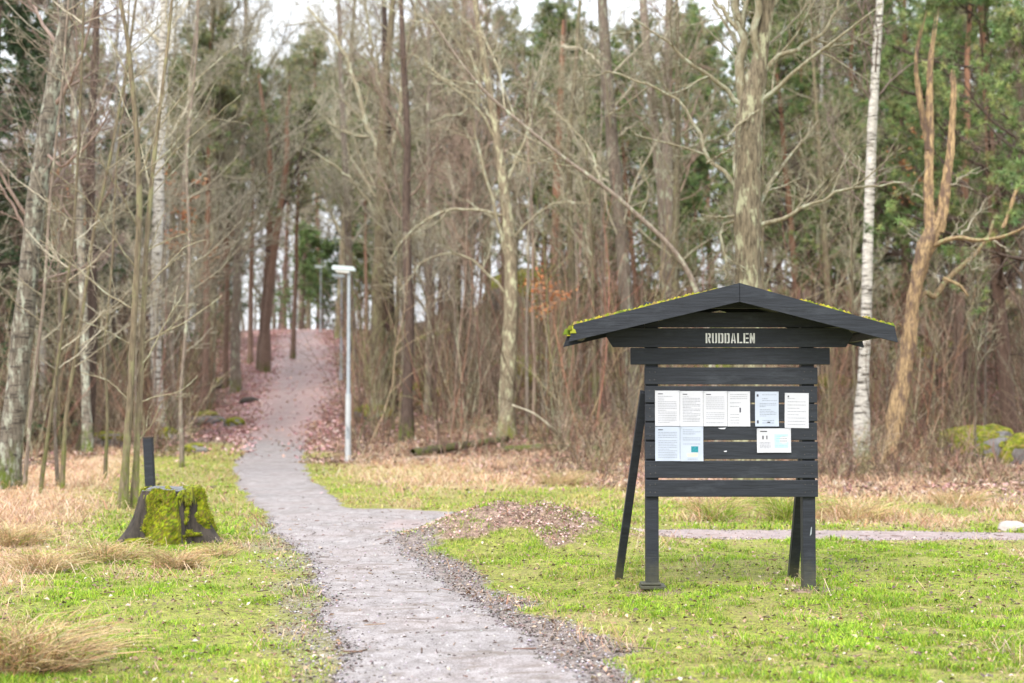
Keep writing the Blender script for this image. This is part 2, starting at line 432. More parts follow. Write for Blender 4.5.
# ------------------------------------------------------------------ ground
def graded(a, b, segs):
    out = [a]
    for hi, st in segs:
        n = max(1, int(round((hi - out[-1]) / st))); out += list(np.linspace(out[-1], hi, n + 1)[1:])
    return np.array(out)
gx = graded(-260, 260, [(-60, 8), (-20, 1.2), (-7, .4), (9, .11), (20, .4), (60, 1.2), (260, 8)])
gy = graded(-60, 480, [(0, 6), (6, .6), (24, .11), (45, .3), (120, .8), (480, 9)])
GX, GY = np.meshgrid(gx, gy, indexing='ij'); fxv, fyv = GX.ravel(), GY.ravel()
leaf, dry, verge, pm, left = masks(fxv, fyv)
Z = HT(fxv, fyv)
nx, ny = len(gx), len(gy)
ii, jj = np.meshgrid(np.arange(nx - 1), np.arange(ny - 1), indexing='ij'); q = (ii * ny + jj).ravel()
F = np.stack([q, q + ny, q + ny + 1, q + 1], 1)
cen = (XL(fyv) + XR(fyv)) / 2
pink = sstep(38, 48, fyv) * np.exp(-(np.abs(fxv - cen + .45) / np.maximum(2.3, fyv * .036)) ** 3) * (fyv < 135)
hillmoss = sstep(.60, .72, fbm(fxv * .22 + 31, fyv * .22 + 5)) * sstep(42, 55, fyv) * (1 - pink) * np.where(fxv < XL(fyv), .35, .9)

def ground_mat():
    m, nt, b = newmat('ground_soil')
    A = lambda k: N(nt, 'ShaderNodeAttribute', attribute_name=k).outputs['Fac']
    v = coords(nt)
    n1 = noise(nt, v, 1.3, 6, .65); n2 = noise(nt, v, 14, 5, .7); n3 = noise(nt, v, 60, 3, .7)
    hf = mix(nt, .5, n2.outputs[0], n3.outputs[0])
    g = ramp(nt, [(.36, (.055, .042, .025)), (.46, (.15, .15, .04)), (.55, (.27, .29, .055)), (.68, (.40, .40, .10))], hf).outputs[0]
    g = mix(nt, mapr(nt, n1.outputs[0], .45, .7, 0, .55), g, (.30, .25, .11))
    d = ramp(nt, [(.32, (.16, .10, .065)), (.5, (.44, .31, .20)), (.68, (.62, .48, .33))], hf).outputs[0]
    lf = ramp(nt, [(.36, (.05, .035, .028)), (.46, (.16, .105, .08)), (.55, (.31, .215, .17)), (.66, (.48, .37, .30))], hf).outputs[0]
    pk = ramp(nt, [(.36, (.22, .13, .125)), (.5, (.43, .285, .285)), (.66, (.55, .41, .42))], hf).outputs[0]
    vg = ramp(nt, [(.38, (.06, .048, .042)), (.50, (.19, .155, .14)), (.64, (.40, .35, .33))], hf).outputs[0]
    ms = ramp(nt, [(.3, (.10, .13, .01)), (.7, (.30, .36, .03))], hf).outputs[0]
    c = mix(nt, A('dry'), g, d)
    k = math_(nt, 'ADD', A('leaf'), math_(nt, 'MULTIPLY', math_(nt, 'SUBTRACT', n2.outputs[0], .5), .8))
    old = ramp(nt, [(.36, (.03, .022, .018)), (.47, (.10, .065, .045)), (.56, (.19, .125, .085)), (.68, (.36, .26, .19))], hf).outputs[0]
    lf = mix(nt, A('old'), lf, old)
    c = mix(nt, mapr(nt, k, .35, .65), c, lf)
    c = mix(nt, A('pink'), c, pk)
    c = mix(nt, A('moss'), c, ms)
    k = math_(nt, 'ADD', A('verge'), math_(nt, 'MULTIPLY', math_(nt, 'SUBTRACT', n2.outputs[0], .5), .9))
    c = mix(nt, mapr(nt, k, .35, .7), c, vg)
    nt.links.new(c, b.inputs['Base Color']); b.inputs['Roughness'].default_value = .85; b.inputs['Specular IOR Level'].default_value = .2
    bump(nt, b, hf, .9, .03)
    return m
ground = mk('ground', np.stack([fxv, fyv, Z], 1), [F], ground_mat(), attrs={'leaf': leaf, 'dry': dry, 'verge': verge * (1 - sstep(20, 30, fyv)), 'pink': pink, 'moss': hillmoss, 'old': sstep(23, 33, fyv)})
ground['kind'] = 'structure'

def path_mat():
    m, nt, b = newmat('path_gravel')
    v = coords(nt)
    n1 = noise(nt, v, .9, 5, .6); n2 = noise(nt, coords(nt, (1, .55, 1)), 7, 6, .72); n3 = noise(nt, v, 70, 5, .85)
    c = ramp(nt, [(.40, (.07, .06, .055)), (.48, (.20, .175, .175)), (.56, (.35, .325, .33)), (.66, (.52, .49, .50))], mix(nt, .72, n2.outputs[0], n3.outputs[0])).outputs[0]
    c = mix(nt, mapr(nt, n1.outputs[0], .42, .70, 0, .65), c, mix(nt, .5, c, (.24, .19, .175)))
    d = noise(nt, coords(nt, (.7, 1.8, 1)), 2.6, 8, .78, .6)
    c = mix(nt, mapr(nt, d.outputs[0], .52, .62, 0, .85), c, (.13, .10, .08))
    e = noise(nt, coords(nt, (1, .6, 1)), 30, 6, .8)
    c = mix(nt, mapr(nt, e.outputs[0], .56, .64, 0, .7), c, (.10, .08, .07))
    A = N(nt, 'ShaderNodeAttribute', attribute_name='leafy').outputs['Fac']
    n4 = noise(nt, v, 12, 5, .75)
    pk = ramp(nt, [(.32, (.19, .12, .11)), (.5, (.33, .22, .21)), (.7, (.47, .35, .345))], n4.outputs[0]).outputs[0]
    k = math_(nt, 'ADD', A, math_(nt, 'MULTIPLY', math_(nt, 'SUBTRACT', n2.outputs[0], .5), .7))
    c = mix(nt, mapr(nt, k, .2, .8), c, pk)
    E = N(nt, 'ShaderNodeAttribute', attribute_name='edge').outputs['Fac']
    k = math_(nt, 'ADD', E, math_(nt, 'MULTIPLY', math_(nt, 'SUBTRACT', n2.outputs[0], .5), .9))
    c = mix(nt, mapr(nt, k, .3, .9, 0, .8), c, ramp(nt, [(.35, (.08, .065, .06)), (.7, (.30, .26, .26))], n3.outputs[0]).outputs[0])
    nt.links.new(c, b.inputs['Base Color']); b.inputs['Specular IOR Level'].default_value = .5
    nt.links.new(mapr(nt, n1.outputs[0], .35, .65, .42, .75), b.inputs['Roughness'])
    bump(nt, b, mix(nt, .5, n2.outputs[0], n3.outputs[0]), .6, .012)
    return m
def grid_patch(xs, ys_, keepm=-.10, warp=None):
    A_, B_ = np.meshgrid(xs, ys_, indexing='ij')
    X = A_ if warp is None else warp(A_, B_)
    X = X.ravel(); Y = B_.ravel(); m = pathm(X, Y)
    z = H0(X, Y) + .014 * np.tanh(m * 14) - .006 * np.clip(m, 0, 1) * 0 + .012 * (fbm(X * 3, Y * 3) - .5) * (m > 0)
    nx, ny = A_.shape; i, j = np.meshgrid(np.arange(nx - 1), np.arange(ny - 1), indexing='ij'); q = (i * ny + j).ravel()
    F = np.stack([q, q + ny, q + ny + 1, q + 1], 1); F = F[(m[F] > keepm).any(1)]
    used = np.zeros(len(X), bool); used[F.ravel()] = True; idx = np.cumsum(used) - 1
    return np.stack([X, Y, z], 1)[used], idx[F], m[used]
V1, F1, m1 = grid_patch(np.arange(-5, 15, .06), np.arange(5, 24.001, .06))
ys2 = graded(24, 120, [(45, .2), (120, .6)]); us = np.linspace(-1.5, 1.5, 60)
V2, F2, m2 = grid_patch(us, ys2, warp=lambda u, Y: (XL(Y) + XR(Y)) / 2 + u * (XR(Y) - XL(Y)) / 2)
V = np.concatenate([V1, V2]); mm = np.concatenate([m1, m2])
half = (XR(V[:, 1]) - XL(V[:, 1])) / 2; off = np.abs(V[:, 0] - (XL(V[:, 1]) + XR(V[:, 1])) / 2 + .08 * half) / half
leafy = sstep(40, 50, V[:, 1]) * (.62 + .36 * sstep(.15, .8, off + (fbm(V[:, 0] * .8, V[:, 1] * .3) - .5) * .5))
leafy = np.maximum(leafy, .45 * np.exp(-(((V[:, 0] + 1.35) / .5) ** 2 + ((V[:, 1] - 18.5) / 1.2) ** 2)))
leafy = np.maximum(leafy, .42 * sstep(.2, 1.2, V[:, 0]) * (V[:, 1] < 24))
path = mk('gravel_path', V, [F1, F2 + len(V1)], path_mat(), attrs={'leafy': leafy, 'edge': (1 - sstep(-.02, .16, mm)) * (V[:, 1] < 30) * (V[:, 0] < 1)})
path['kind'] = 'structure'

# ------------------------------------------------------------------ ground cover (uncountable: stuff)
def scatter(n, y0, y1, power=1.0, spread=.42, rg=rng):
    """points in the camera's fan of ground and a good margin to the sides"""
    Y = (y0 ** power + rg.random(n) * (y1 ** power - y0 ** power)) ** (1 / power)
    X = (rg.random(n) * 2 - 1) * (Y * spread + 1.0)
    return X, Y
def pal(base, n, rg=rng, v=.25, hue=.12):
    c = np.asarray(base)[rg.integers(0, len(base), n)]
    return np.clip(c * (1 + (rg.random((n, 1)) * 2 - 1) * v) * (1 + (rg.random((n, 3)) * 2 - 1) * hue), 0, 1)
GREEN = [(.17, .31, .025), (.25, .42, .03), (.34, .48, .04), (.38, .48, .05), (.13, .22, .03)]
YELL = [(.50, .45, .14), (.50, .39, .18), (.42, .40, .11), (.60, .49, .28), (.38, .27, .14)]
STRAW = [(.62, .46, .30), (.72, .57, .41), (.54, .36, .24), (.40, .25, .16), (.70, .51, .36), (.56, .33, .19)]
BROWN = [(.26, .16, .10), (.33, .21, .13), (.15, .09, .06), (.44, .31, .21), (.20, .12, .09), (.11, .075, .06), (.50, .41, .34)]
PINK = [(.48, .28, .26), (.58, .38, .37), (.36, .20, .19), (.62, .45, .45), (.50, .29, .26)]

def blades(X, Y, h, wd, lean, colr, rg=rng, curve=True, tipc=1.25):
    n = len(X); z = H(X, Y) - .008
    th = rg.random(n) * 2 * PI; ph = rg.random(n) * 2 * PI
    side = np.stack([np.cos(th), np.sin(th), np.zeros(n)], 1) * (wd / 2)[:, None]
    ld = np.stack([np.cos(ph), np.sin(ph), np.zeros(n)], 1) * (lean * h)[:, None]
    B = np.stack([X, Y, z], 1)
    mid = B + ld * .35 + np.array([0, 0, 1]) * (h * .6)[:, None]
    tip = B + ld + np.array([0, 0, 1]) * (h * np.sqrt(np.clip(1 - (lean * .7) ** 2, .05, 1)))[:, None]
    V = np.stack([B - side, B + side, mid + side * .7, mid - side * .7, tip], 1).reshape(-1, 3)
    k = np.arange(n)[:, None] * 5
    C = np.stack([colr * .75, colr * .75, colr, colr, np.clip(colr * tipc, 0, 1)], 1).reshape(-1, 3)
    return V, k + np.array([[0, 1, 2, 3]]), k + np.array([[3, 2, 4]]), C

def stuff(name, parts, mat, label):
    V = []; F4 = []; F3 = []; C = []; o = 0
    for v, f4, f3, c in parts:
        V.append(v); C.append(c)
        if f4 is not None and len(f4): F4.append(f4 + o)
        if f3 is not None and len(f3): F3.append(f3 + o)
        o += len(v)
    F = ([np.concatenate(F4)] if F4 else []) + ([np.concatenate(F3)] if F3 else [])
    ob = mk(name, np.concatenate(V), F, mat, attrs={'col': np.concatenate(C)})
    return tag(ob, label, None, None, 'stuff')

# short lawn grass
parts = []
for n, y0, y1, hs, ws in ((640000, 6.3, 17, .032, .0062), (260000, 16, 40, .045, .016)):
    X, Y = scatter(n, y0, y1, 1.15)
    leaf, dry, verge, pm, left = masks(X, Y)
    patch = fbm(X * 1.1, Y * 1.1)
    keep = (pm < -.03 - .10 * rng.random(n)) & (rng.random(n) > verge * 1.05) & (rng.random(n) > dry * .8) & (rng.random(n) > leaf * .66) & (rng.random(n) < .22 + .9 * sstep(.34, .56, patch)) & (fbm(X * 5, Y * 5, 3) > .33)
    X, Y, patch, left = X[keep], Y[keep], patch[keep], left[keep]
    k = len(X); g = pal(GREEN, k); y = pal(YELL, k)
    yf = np.clip(-.04 + .84 * left + .12 * (X < 1.5) + 1.1 * (fbm(X * .7 + 50, Y * .7) - .5) + .55 * sstep(16, 24, Y) + .9 * (fbm(X * 2.7 + 5, Y * 2.7) - .5), .03, .95)
    c = np.where((rng.random(k) < yf)[:, None], y, g) * (.62 + .76 * fbm(X * 1.7 + 3, Y * 1.7 + 11, 4))[:, None]
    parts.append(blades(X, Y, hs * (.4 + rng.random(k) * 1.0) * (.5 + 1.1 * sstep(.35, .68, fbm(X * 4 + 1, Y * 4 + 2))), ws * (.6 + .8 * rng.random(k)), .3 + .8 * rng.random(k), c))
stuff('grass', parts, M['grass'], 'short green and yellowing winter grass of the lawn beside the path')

# dry straw-coloured grass
parts = []
for n, y0, y1, hs, ws in ((260000, 6.3, 22, .12, .006), (170000, 18, 44, .18, .014)):
    X, Y = scatter(n, y0, y1, 1.25, .46)
    leaf, dry, verge, pm, left = masks(X, Y)
    cl = sstep(.42, .62, fbm(X * 1.5 + 7, Y * 1.5 + 3))
    keep = (pm < -.15) & (rng.random(n) < np.maximum(dry * (.35 + .65 * cl), leaf * .05 * (Y > 22) + .004 + .05 * left))
    X, Y, cl = X[keep], Y[keep], cl[keep]; k = len(X)
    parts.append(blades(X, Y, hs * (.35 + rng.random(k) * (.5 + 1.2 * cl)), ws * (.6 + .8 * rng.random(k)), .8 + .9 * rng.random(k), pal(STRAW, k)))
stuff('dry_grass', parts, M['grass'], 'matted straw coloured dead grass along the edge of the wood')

def leafquads(X, Y, size, colr, dz=0.0, rg=rng, flat=.35):
    n = len(X); z = H(X, Y) + dz
    Nn = unit(np.stack([rg.normal(size=n) * flat, rg.normal(size=n) * flat, np.ones(n)], 1))
    a = rg.normal(size=(n, 3)); U = unit(a - (a * Nn).sum(1, keepdims=True) * Nn); W = np.cross(Nn, U)
    c = np.stack([X, Y, z + size * .18], 1); s = size[:, None] / 2
    fold = Nn * s * (.15 + .5 * rg.random((n, 1)))
    V = np.stack([c - U * s, c - W * s * .62 + fold, c + U * s, c + W * s * .62 + fold], 1).reshape(-1, 3)
    k = np.arange(n)[:, None] * 4
    return V, None, np.concatenate([k + np.array([[0, 1, 2]]), k + np.array([[0, 2, 3]])]), np.repeat(colr, 4, axis=0)
parts = []
X, Y = scatter(46000, 6.3, 24, 1.2); leaf, dry, verge, pm, left = masks(X, Y)
keep = (rng.random(len(X)) < .55 + .4 * dry + .25 * verge + .3 * left) & ((pm < 0) | (rng.random(len(X)) < .05)); X, Y = X[keep], Y[keep]
parts.append(leafquads(X, Y, .018 + .036 * rng.random(len(X)) ** 2, pal(BROWN + [(.10, .07, .05), (.13, .10, .07)], len(X)), .014))
n = 8000; X = .2 + rng.normal(size=n) * .95; Y = 16.1 + rng.normal(size=n) * .75; k = (masks(X, Y)[0] > .2 + .6 * rng.random(n)) & (fbm(X * 2.5, Y * 2.5) > .30 + .3 * rng.random(n)) & (pathm(X, Y) < -.05); X, Y = X[k], Y[k]
parts.append(leafquads(X, Y, .012 + .034 * rng.random(len(X)), pal(BROWN[:2] + PINK + [(.5, .38, .34), (.58, .47, .40), (.56, .44, .38), (.48, .36, .30)], len(X)), .012, flat=.6))
X, Y = scatter(120000, 24, 62, 1.2, .46); leaf, dry, verge, pm, left = masks(X, Y)
keep = (rng.random(len(X)) < leaf * .9 + .02) & (pm < .1); X, Y = X[keep], Y[keep]
parts.append(leafquads(X, Y, .06 + .07 * rng.random(len(X)), pal(BROWN + PINK[:2], len(X)), .012, flat=.55))
n = 60000; Y = 38 + rng.random(n) ** .8 * 78; c = (XL(Y) + XR(Y)) / 2; hw = (XR(Y) - XL(Y)) / 2
X = c - .3 + rng.normal(size=n) * (hw * 1.2 + .5); off = np.abs(X - c) / hw
keep = rng.random(n) < sstep(.4, 1.6, off + .6 * (fbm(X * .7, Y * .4) - .5)) * .9 * sstep(37, 47, Y) + .03; X, Y = X[keep], Y[keep]
parts.append(leafquads(X, Y, .08 + .10 * rng.random(len(X)), pal(PINK + BROWN[1:2], len(X)), .012, flat=.5))
stuff('fallen_leaves', parts, M['leaves'], 'brown and pinkish fallen leaves lying over lawn, mound and wood floor')

# grit and pebbles along the path edges
n = 220000; X, Y = scatter(n, 6.3, 24, 1.0, .30); leaf, dry, verge, pm, left = masks(X, Y)
keep = ((verge > .25 + .5 * rng.random(n)) & (pm < .12)) | ((pm > -.05) & (rng.random(n) < .30 + .7 * np.exp(-(pm / .14) ** 2))) & (Y < 20)
X, Y = X[keep], Y[keep]; n = len(X); s = .0025 + .011 * rng.random(n) ** 3.5
oc = np.array([[1, 0, 0], [-1, 0, 0], [0, 1, 0], [0, -1, 0], [0, 0, .7], [0, 0, -.7]], float)
V = (np.stack([X, Y, H(X, Y) + s * .4 + .008 * (pathm(X, Y) > 0)], 1)[:, None, :] + oc[None] * (s[:, None, None] * (.7 + .6 * rng.random((n, 6, 1))))).reshape(-1, 3)
of = np.array([[0, 2, 4], [2, 1, 4], [1, 3, 4], [3, 0, 4], [2, 0, 5], [1, 2, 5], [3, 1, 5], [0, 3, 5]])
F3 = (np.arange(n)[:, None, None] * 6 + of[None]).reshape(-1, 3)
C = np.repeat(pal([(.10, .085, .08), (.18, .155, .15), (.30, .27, .28), (.07, .055, .05), (.42, .39, .41)], n), 6, axis=0)
stuff('gravel', [(V, None, F3, C)], M['stones'], 'dark wet grit and small pebbles along the path edges')

# twigs and bark crumbs lying on the path and lawn
n = 700; X, Y = scatter(n, 6.5, 23, 1.1, .38); th = rng.random(n) * PI; L = .015 + .09 * rng.random(n) ** 3
pm = pathm(X, Y); keep = (pm > -.5) | (rng.random(n) < .35); X, Y, th, L = X[keep], Y[keep], th[keep], L[keep]; n = len(X)
P = np.stack([np.stack([X + np.cos(th) * L * k + rng.normal(size=n) * .006, Y + np.sin(th) * L * k, np.zeros(n)], 1) for k in (-1, 0, 1)], 1)
P[:, :, 2] = H(P[:, :, 0], P[:, :, 1]) + .018
bg_ = Bag(); bg_.tubes(P, np.full((n, 3), .0035) * (.6 + .8 * rng.random((n, 1))), 4, a=pal([(.16, .10, .075), (.25, .17, .12), (.10, .07, .055)], n))
tag(bg_.build('twig_litter', M['brush'], attr='col'), 'small fallen twigs strewn over the gravel path and lawn', kind='stuff')

# ------------------------------------------------------------------ notice board
D0 = 12.15
def wx(px, d=D0): return float(at(px, 400, d)[0])
def wz(py, d=D0): return float(at(512, py, d)[2])
KX = wx(731)
kb = empty('notice_board', (KX, D0, 0), 'black timber notice board under a gabled roof with moss, lettered in white', 'notice board')
def L(px, d=D0): return wx(px, d) - KX
def slat(bag, x0, x1, y0, y1, d, th=.028, tilt=0):
    z0, z1 = wz(y1, d), wz(y0, d)
    bag.box(((L(x0, d) + L(x1, d)) / 2, d - D0, (z0 + z1) / 2), (L(x1, d) - L(x0, d), th, z1 - z0), [[math.cos(tilt), 0, -math.sin(tilt)], [0, 1, 0], [math.sin(tilt), 0, math.cos(tilt)]])
pn = Bag()
rows = [(644.5, 817.5, 367.4, 384.4), (645, 817, 386.2, 402.6), (645, 817, 404.2, 421.2), (645, 816.5, 422.8, 440), (645, 817, 441.8, 459), (645, 817, 460.8, 478), (645, 817, 480, 496.8)]
for i, r in enumerate(rows): slat(pn, *r, D0 - .014, tilt=random.uniform(-.0012, .0012))
pn.build('slat_panel', M['board'], kb, smooth=False, bevel=.004)
sw = Bag()
for (x0, x1, y0, y1) in rows:
    for px in (649.5, 654.5, 803.5, 811):
        for fy in (.28, .74):
            x, z = L(px) + random.uniform(-.004, .004), wz(y1 + (y0 - y1) * fy) + random.uniform(-.004, .004); sw.tubes([[(x, -.0285, z), (x, -.0305, z)]], [[.0055, .0045]], 6); k = sw.n - 12; sw.F3.append(np.array([[k + 6, k + 6 + i, k + 7 + i] for i in range(1, 5)]))
sw.build('screws', M['board_screw'], kb, smooth=False)
b = Bag(); slat(b, 630.5, 830, 348, 364.6, D0 - .017); b.build('crossboard', M['board'], kb, smooth=False, bevel=.004)
# header board with the place name (ends cut at a slant under the roof)
b = Bag(); z0, z1 = wz(347), wz(328.8)
b.prism([(L(613), z0), (L(845), z0), (L(852), wz(335)), (L(846), z1), (L(612), z1), (L(606), wz(336))], -.05, -.02)
hb = b.build('header_board', M['board'], kb, smooth=False, bevel=.003)
lt = Bag(); lx0, lx1 = L(706, D0 - .05), L(756.5, D0 - .05); lz0, lz1 = wz(343.2, D0 - .05), wz(333.2, D0 - .05); hh = lz1 - lz0
cw = (lx1 - lx0) / 8; g = cw * .80; s = cw * .26; gap = .010
def rect(x, z, w_, h_): lt.box((x + w_ / 2, -.0525, z + h_ / 2), (w_, .003, h_))
def para(p): lt.prism(p, -.054, -.051)
for i, ch in enumerate('RUDDALEN'):
    x = lx0 + i * cw; z = lz0; m = z + hh / 2
    if ch in 'RD':
        rect(x, z, s, hh)
        if ch == 'D':
            para([(x + s + gap * .5, lz1), (x + g - s * .5, lz1), (x + g, lz1 - s * .5), (x + g, z + s * .5), (x + g - s * .5, z), (x + s + gap * .5, z), (x + s + gap * .5, z + s * .8), (x + g - s, z + s * .8), (x + g - s, lz1 - s * .8), (x + s + gap * .5, lz1 - s * .8)])
        else:
            para([(x + s + gap * .5, lz1), (x + g - s * .5, lz1), (x + g, lz1 - s * .5), (x + g, m + s * .3), (x + g - s * .5, m - s * .1), (x + s + gap * .5, m - s * .1), (x + s + gap * .5, m + s * .5), (x + g - s, m + s * .6), (x + g - s, lz1 - s * .8), (x + s + gap * .5, lz1 - s * .8)])
            para([(x + g * .42, m - s * .25), (x + g * .42 + s, m - s * .25), (x + g, z), (x + g - s, z)])
    elif ch == 'U':
        para([(x, lz1), (x, z + s * .5), (x + s * .5, z), (x + g * .5 - gap * .4, z), (x + g * .5 - gap * .4, z + s * .8), (x + s, z + s * .8), (x + s, lz1)])
        para([(x + g, lz1), (x + g - s, lz1), (x + g - s, z + s * .8), (x + g * .5 + gap * .4, z + s * .8), (x + g * .5 + gap * .4, z), (x + g - s * .5, z), (x + g, z + s * .5)])
    elif ch == 'A':
        c = x + g / 2
        para([(x, z), (x + s, z), (c - gap * .3, lz1 - s * .6), (c - gap * .3, lz1), (c - s * .5, lz1)])
        para([(x + g, z), (c + s * .5, lz1), (c + gap * .3, lz1), (c + gap * .3, lz1 - s * .6), (x + g - s, z)])
        rect(c - g * .16, z + hh * .22, g * .32, s * .7)
    elif ch == 'L':
        rect(x, z, s, hh); rect(x + s + gap * .5, z, g - s - gap * .5, s * .8)
    elif ch == 'E':
        rect(x, z, s, hh)
        for zz in (z, m - s * .4, lz1 - s * .8): rect(x + s + gap * .5, zz, g - s - gap * .5, s * .8)
    elif ch == 'N':
        rect(x, z, s, hh * .9); rect(x + g - s, z + hh * .1, s, hh * .9); para([(x, lz1), (x + s, lz1), (x + g, z), (x + g - s, z)])
lt.build('lettering', M['letter'], hb, smooth=False)
# gable boards
b = Bag(); b.prism([(L(640), wz(327)), (L(836), wz(327)), (L(800), wz(317.5)), (L(784), wz(313)), (L(690), wz(313)), (L(672), wz(318))], -.028, -.002)
b.build('gable_board', M['board'], kb, smooth=False, bevel=.003)
b = Bag(); b.prism([(L(700), wz(308.5)), (L(776), wz(308.5)), (L(738), wz(297))], -.02, .01); b.build('gable_board', M['board'], kb, smooth=False)
# posts and braces
def beam(bag, p0, p1, w_, d_):
    p0 = np.array(p0, float); p1 = np.array(p1, float); Tn = unit(p1 - p0); X_ = unit(np.cross([0, 1, 0], Tn)); Y_ = np.cross(Tn, X_)
    V = [p + X_ * sx * w_ / 2 + Y_ * sy * d_ / 2 for p in (p0, p1) for sx, sy in ((-1, -1), (1, -1), (1, 1), (-1, 1))]
    bag.add(V, F4=[[3, 2, 1, 0], [4, 5, 6, 7], [0, 1, 5, 4], [1, 2, 6, 5], [2, 3, 7, 6], [3, 0, 4, 7]])
for px in (651.3, 807):
    b = Bag(); b.box((L(px, D0 + .05), .056, (wz(302) - .06) / 2), (.108, .11, wz(302) + .06)); p_ = b.build('post', M['board'], kb, smooth=False, bevel=.005)
    x = L(px, D0 + .05)
    if px < 700:
        s_ = Bag(); s_.box((x, .02, .035), (.215, .22, .028)); s_.box((x - .02, -.005, .062), (.17, .15, .02)); s_.build('foot_plate', M['board'], p_, smooth=False, bevel=.006)
    else:
        s_ = Bag(); s_.box((x + .06, .0, .012), (.20, .16, .022)); sc_ = Bag(); sc_.add([(x + .015, -.0005, wz(527)), (x + .022, -.0005, wz(527)), (x + .018, -.0005, wz(534)), (x + .004, -.0005, wz(536))], F4=[[0, 3, 2, 1]]); sc_.build('paint_scrape', M['galv'], p_, smooth=False); s_.build('foot_plate', M['board'], p_, smooth=False, bevel=.006)
b = Bag(); beam(b, (L(617, 12.93), .78, -.05), (L(643.5, 12.3), .07, wz(392, 12.3)), .07, .075); b.build('brace', M['board'], kb, smooth=False, bevel=.004)
b = Bag(); beam(b, (L(790.5, 12.93), .78, -.05), (L(808, 12.3), .13, wz(400, 12.3)), .085, .075); b.build('brace', M['board'], kb, smooth=False, bevel=.004)
# roof
DF = 11.80
def P2(px, py, d=DF): p = at(px, py, d); return (float(p[0]) - KX, float(p[2]))
ap = P2(739, 284.6); apb = P2(739, 301.5); le = P2(574.5, 325.8); leb = P2(568.5, 341.5); re_ = P2(893, 327.5); reb = P2(896.5, 342)
roof = Bag(); RD = 1.10; yb = DF - D0
th = .038
for e in (le, re_):
    sgn = -1 if e is le else 1
    ex = (e[0] + sgn * .02, e[1] - .006)
    V = [(ap[0], yb, ap[1]), (ex[0], yb, ex[1]), (ex[0], yb + RD, ex[1]), (ap[0], yb + RD, ap[1])]
    V += [(x, y, z - th) for x, y, z in V]
    roof.add(V, F4=[[0, 1, 2, 3], [7, 6, 5, 4], [0, 4, 5, 1], [1, 5, 6, 2], [2, 6, 7, 3], [3, 7, 4, 0]])
rf = roof.build('roof', M['board'], kb, smooth=False)
for yy in (yb - .034, yb + RD + .004):
    for a_, b_, c_, d_ in ((ap, le, leb, apb), (ap, re_, reb, apb)):
        f = Bag(); e = .0015 if a_ is None else 0
        x0 = ap[0] + (-.001 if b_ is le else .001)
        f.prism([(x0, ap[1] + .008), (b_[0], b_[1] + .008), (c_[0], c_[1]), (x0, apb[1])], yy, yy + .03)
        f.build('fascia', M['board'], rf, smooth=False, bevel=.003)
# purlins under the roof, seen from below at the right end
for fr in (.42, .93):
    for e, sgn in ((le, -1), (re_, 1)):
        f = Bag(); x = ap[0] + (e[0] - ap[0]) * fr; z = ap[1] + (e[1] - ap[1]) * fr - th - .035
        f.box((x, yb + RD / 2, z), (.05, RD - .01, .062)); f.build('purlin', M['board'], rf, smooth=False)
# moss on the roof: lumpy strips of cushions following the front edge and patches further back
mb = Bag(); mc = []
r2 = np.random.default_rng(5)
for e, dens in ((le, 1), (re_, .85)):
    ln = math.hypot(e[0] - ap[0], e[1] - ap[1]); ux, uz = (e[0] - ap[0]) / ln, (e[1] - ap[1]) / ln
    for k in range(1100):
        t = r2.random(); y = r2.random() ** 2.2
        cover = fbm(t * 9 + (0 if e is le else 40), y * 4, 3) + .10 * t - .05 * (e is re_)
        if cover < .45 or (t < .10): continue
        if e is re_ and (.22 < t < .40) and y < .3: continue
        rad = .010 + .022 * r2.random(); hgt = .004 + .016 * r2.random() ** 1.5 * (1 + .5 * t)
        cx = ap[0] + ux * ln * t; cz = ap[1] + uz * ln * t
        cyy = yb - .02 + y * RD
        th_ = np.arange(7) * 2 * PI / 7
        ring = np.stack([cx + np.cos(th_) * rad * 1.3 * (.8 + .4 * r2.random(7)), cyy + np.sin(th_) * rad * .9, cz + np.cos(th_) * rad * uz / ux * np.sign(ux) * np.sign(ux) * 1.0 - .004], 1)
        ring[:, 1] = np.maximum(ring[:, 1], yb - .03)
        r3 = ring * .5 + np.array([cx, cyy, cz]) * .5; r3[:, 2] += hgt * .85 + r2.random(7) * .008
        ring[:, 2] += .010; top = np.array([[cx, cyy, cz + hgt + .014]])
        F4 = [[i, (i + 1) % 7, 7 + (i + 1) % 7, 7 + i] for i in range(7)]; F3 = [[7 + i, 7 + (i + 1) % 7, 14] for i in range(7)]
        mb.add(np.concatenate([ring, r3, top]), F4, F3, a=pal([(.19, .20, .02), (.27, .25, .03), (.10, .12, .02), (.24, .18, .06)], 1, r2).repeat(15, axis=0))
# thick cushion hanging over the left eave
for k in range(34):
    cx, cz = le[0] - .01 + r2.normal() * .02, le[1] - .01 - .05 * r2.random(); cyy = yb + r2.random() * .4 - .035; rad = .02 + .015 * r2.random()
    th_ = np.arange(7) * 2 * PI / 7
    ring = np.stack([cx + np.cos(th_) * rad, cyy + np.sin(th_) * rad * .8, np.full(7, cz - rad * .6)], 1)
    r3 = ring * .6 + np.array([cx, cyy, cz]) * .4; r3[:, 2] += rad * .9; top = np.array([[cx, cyy, cz + rad * .9]])
    mb.add(np.concatenate([ring, r3, top]), [[i, (i + 1) % 7, 7 + (i + 1) % 7, 7 + i] for i in range(7)], [[7 + i, 7 + (i + 1) % 7, 14] for i in range(7)], a=pal([(.24, .25, .025), (.32, .30, .03), (.13, .15, .02)], 1, r2).repeat(15, axis=0))
mb.build('moss', M['moss'], rf, attr='col')

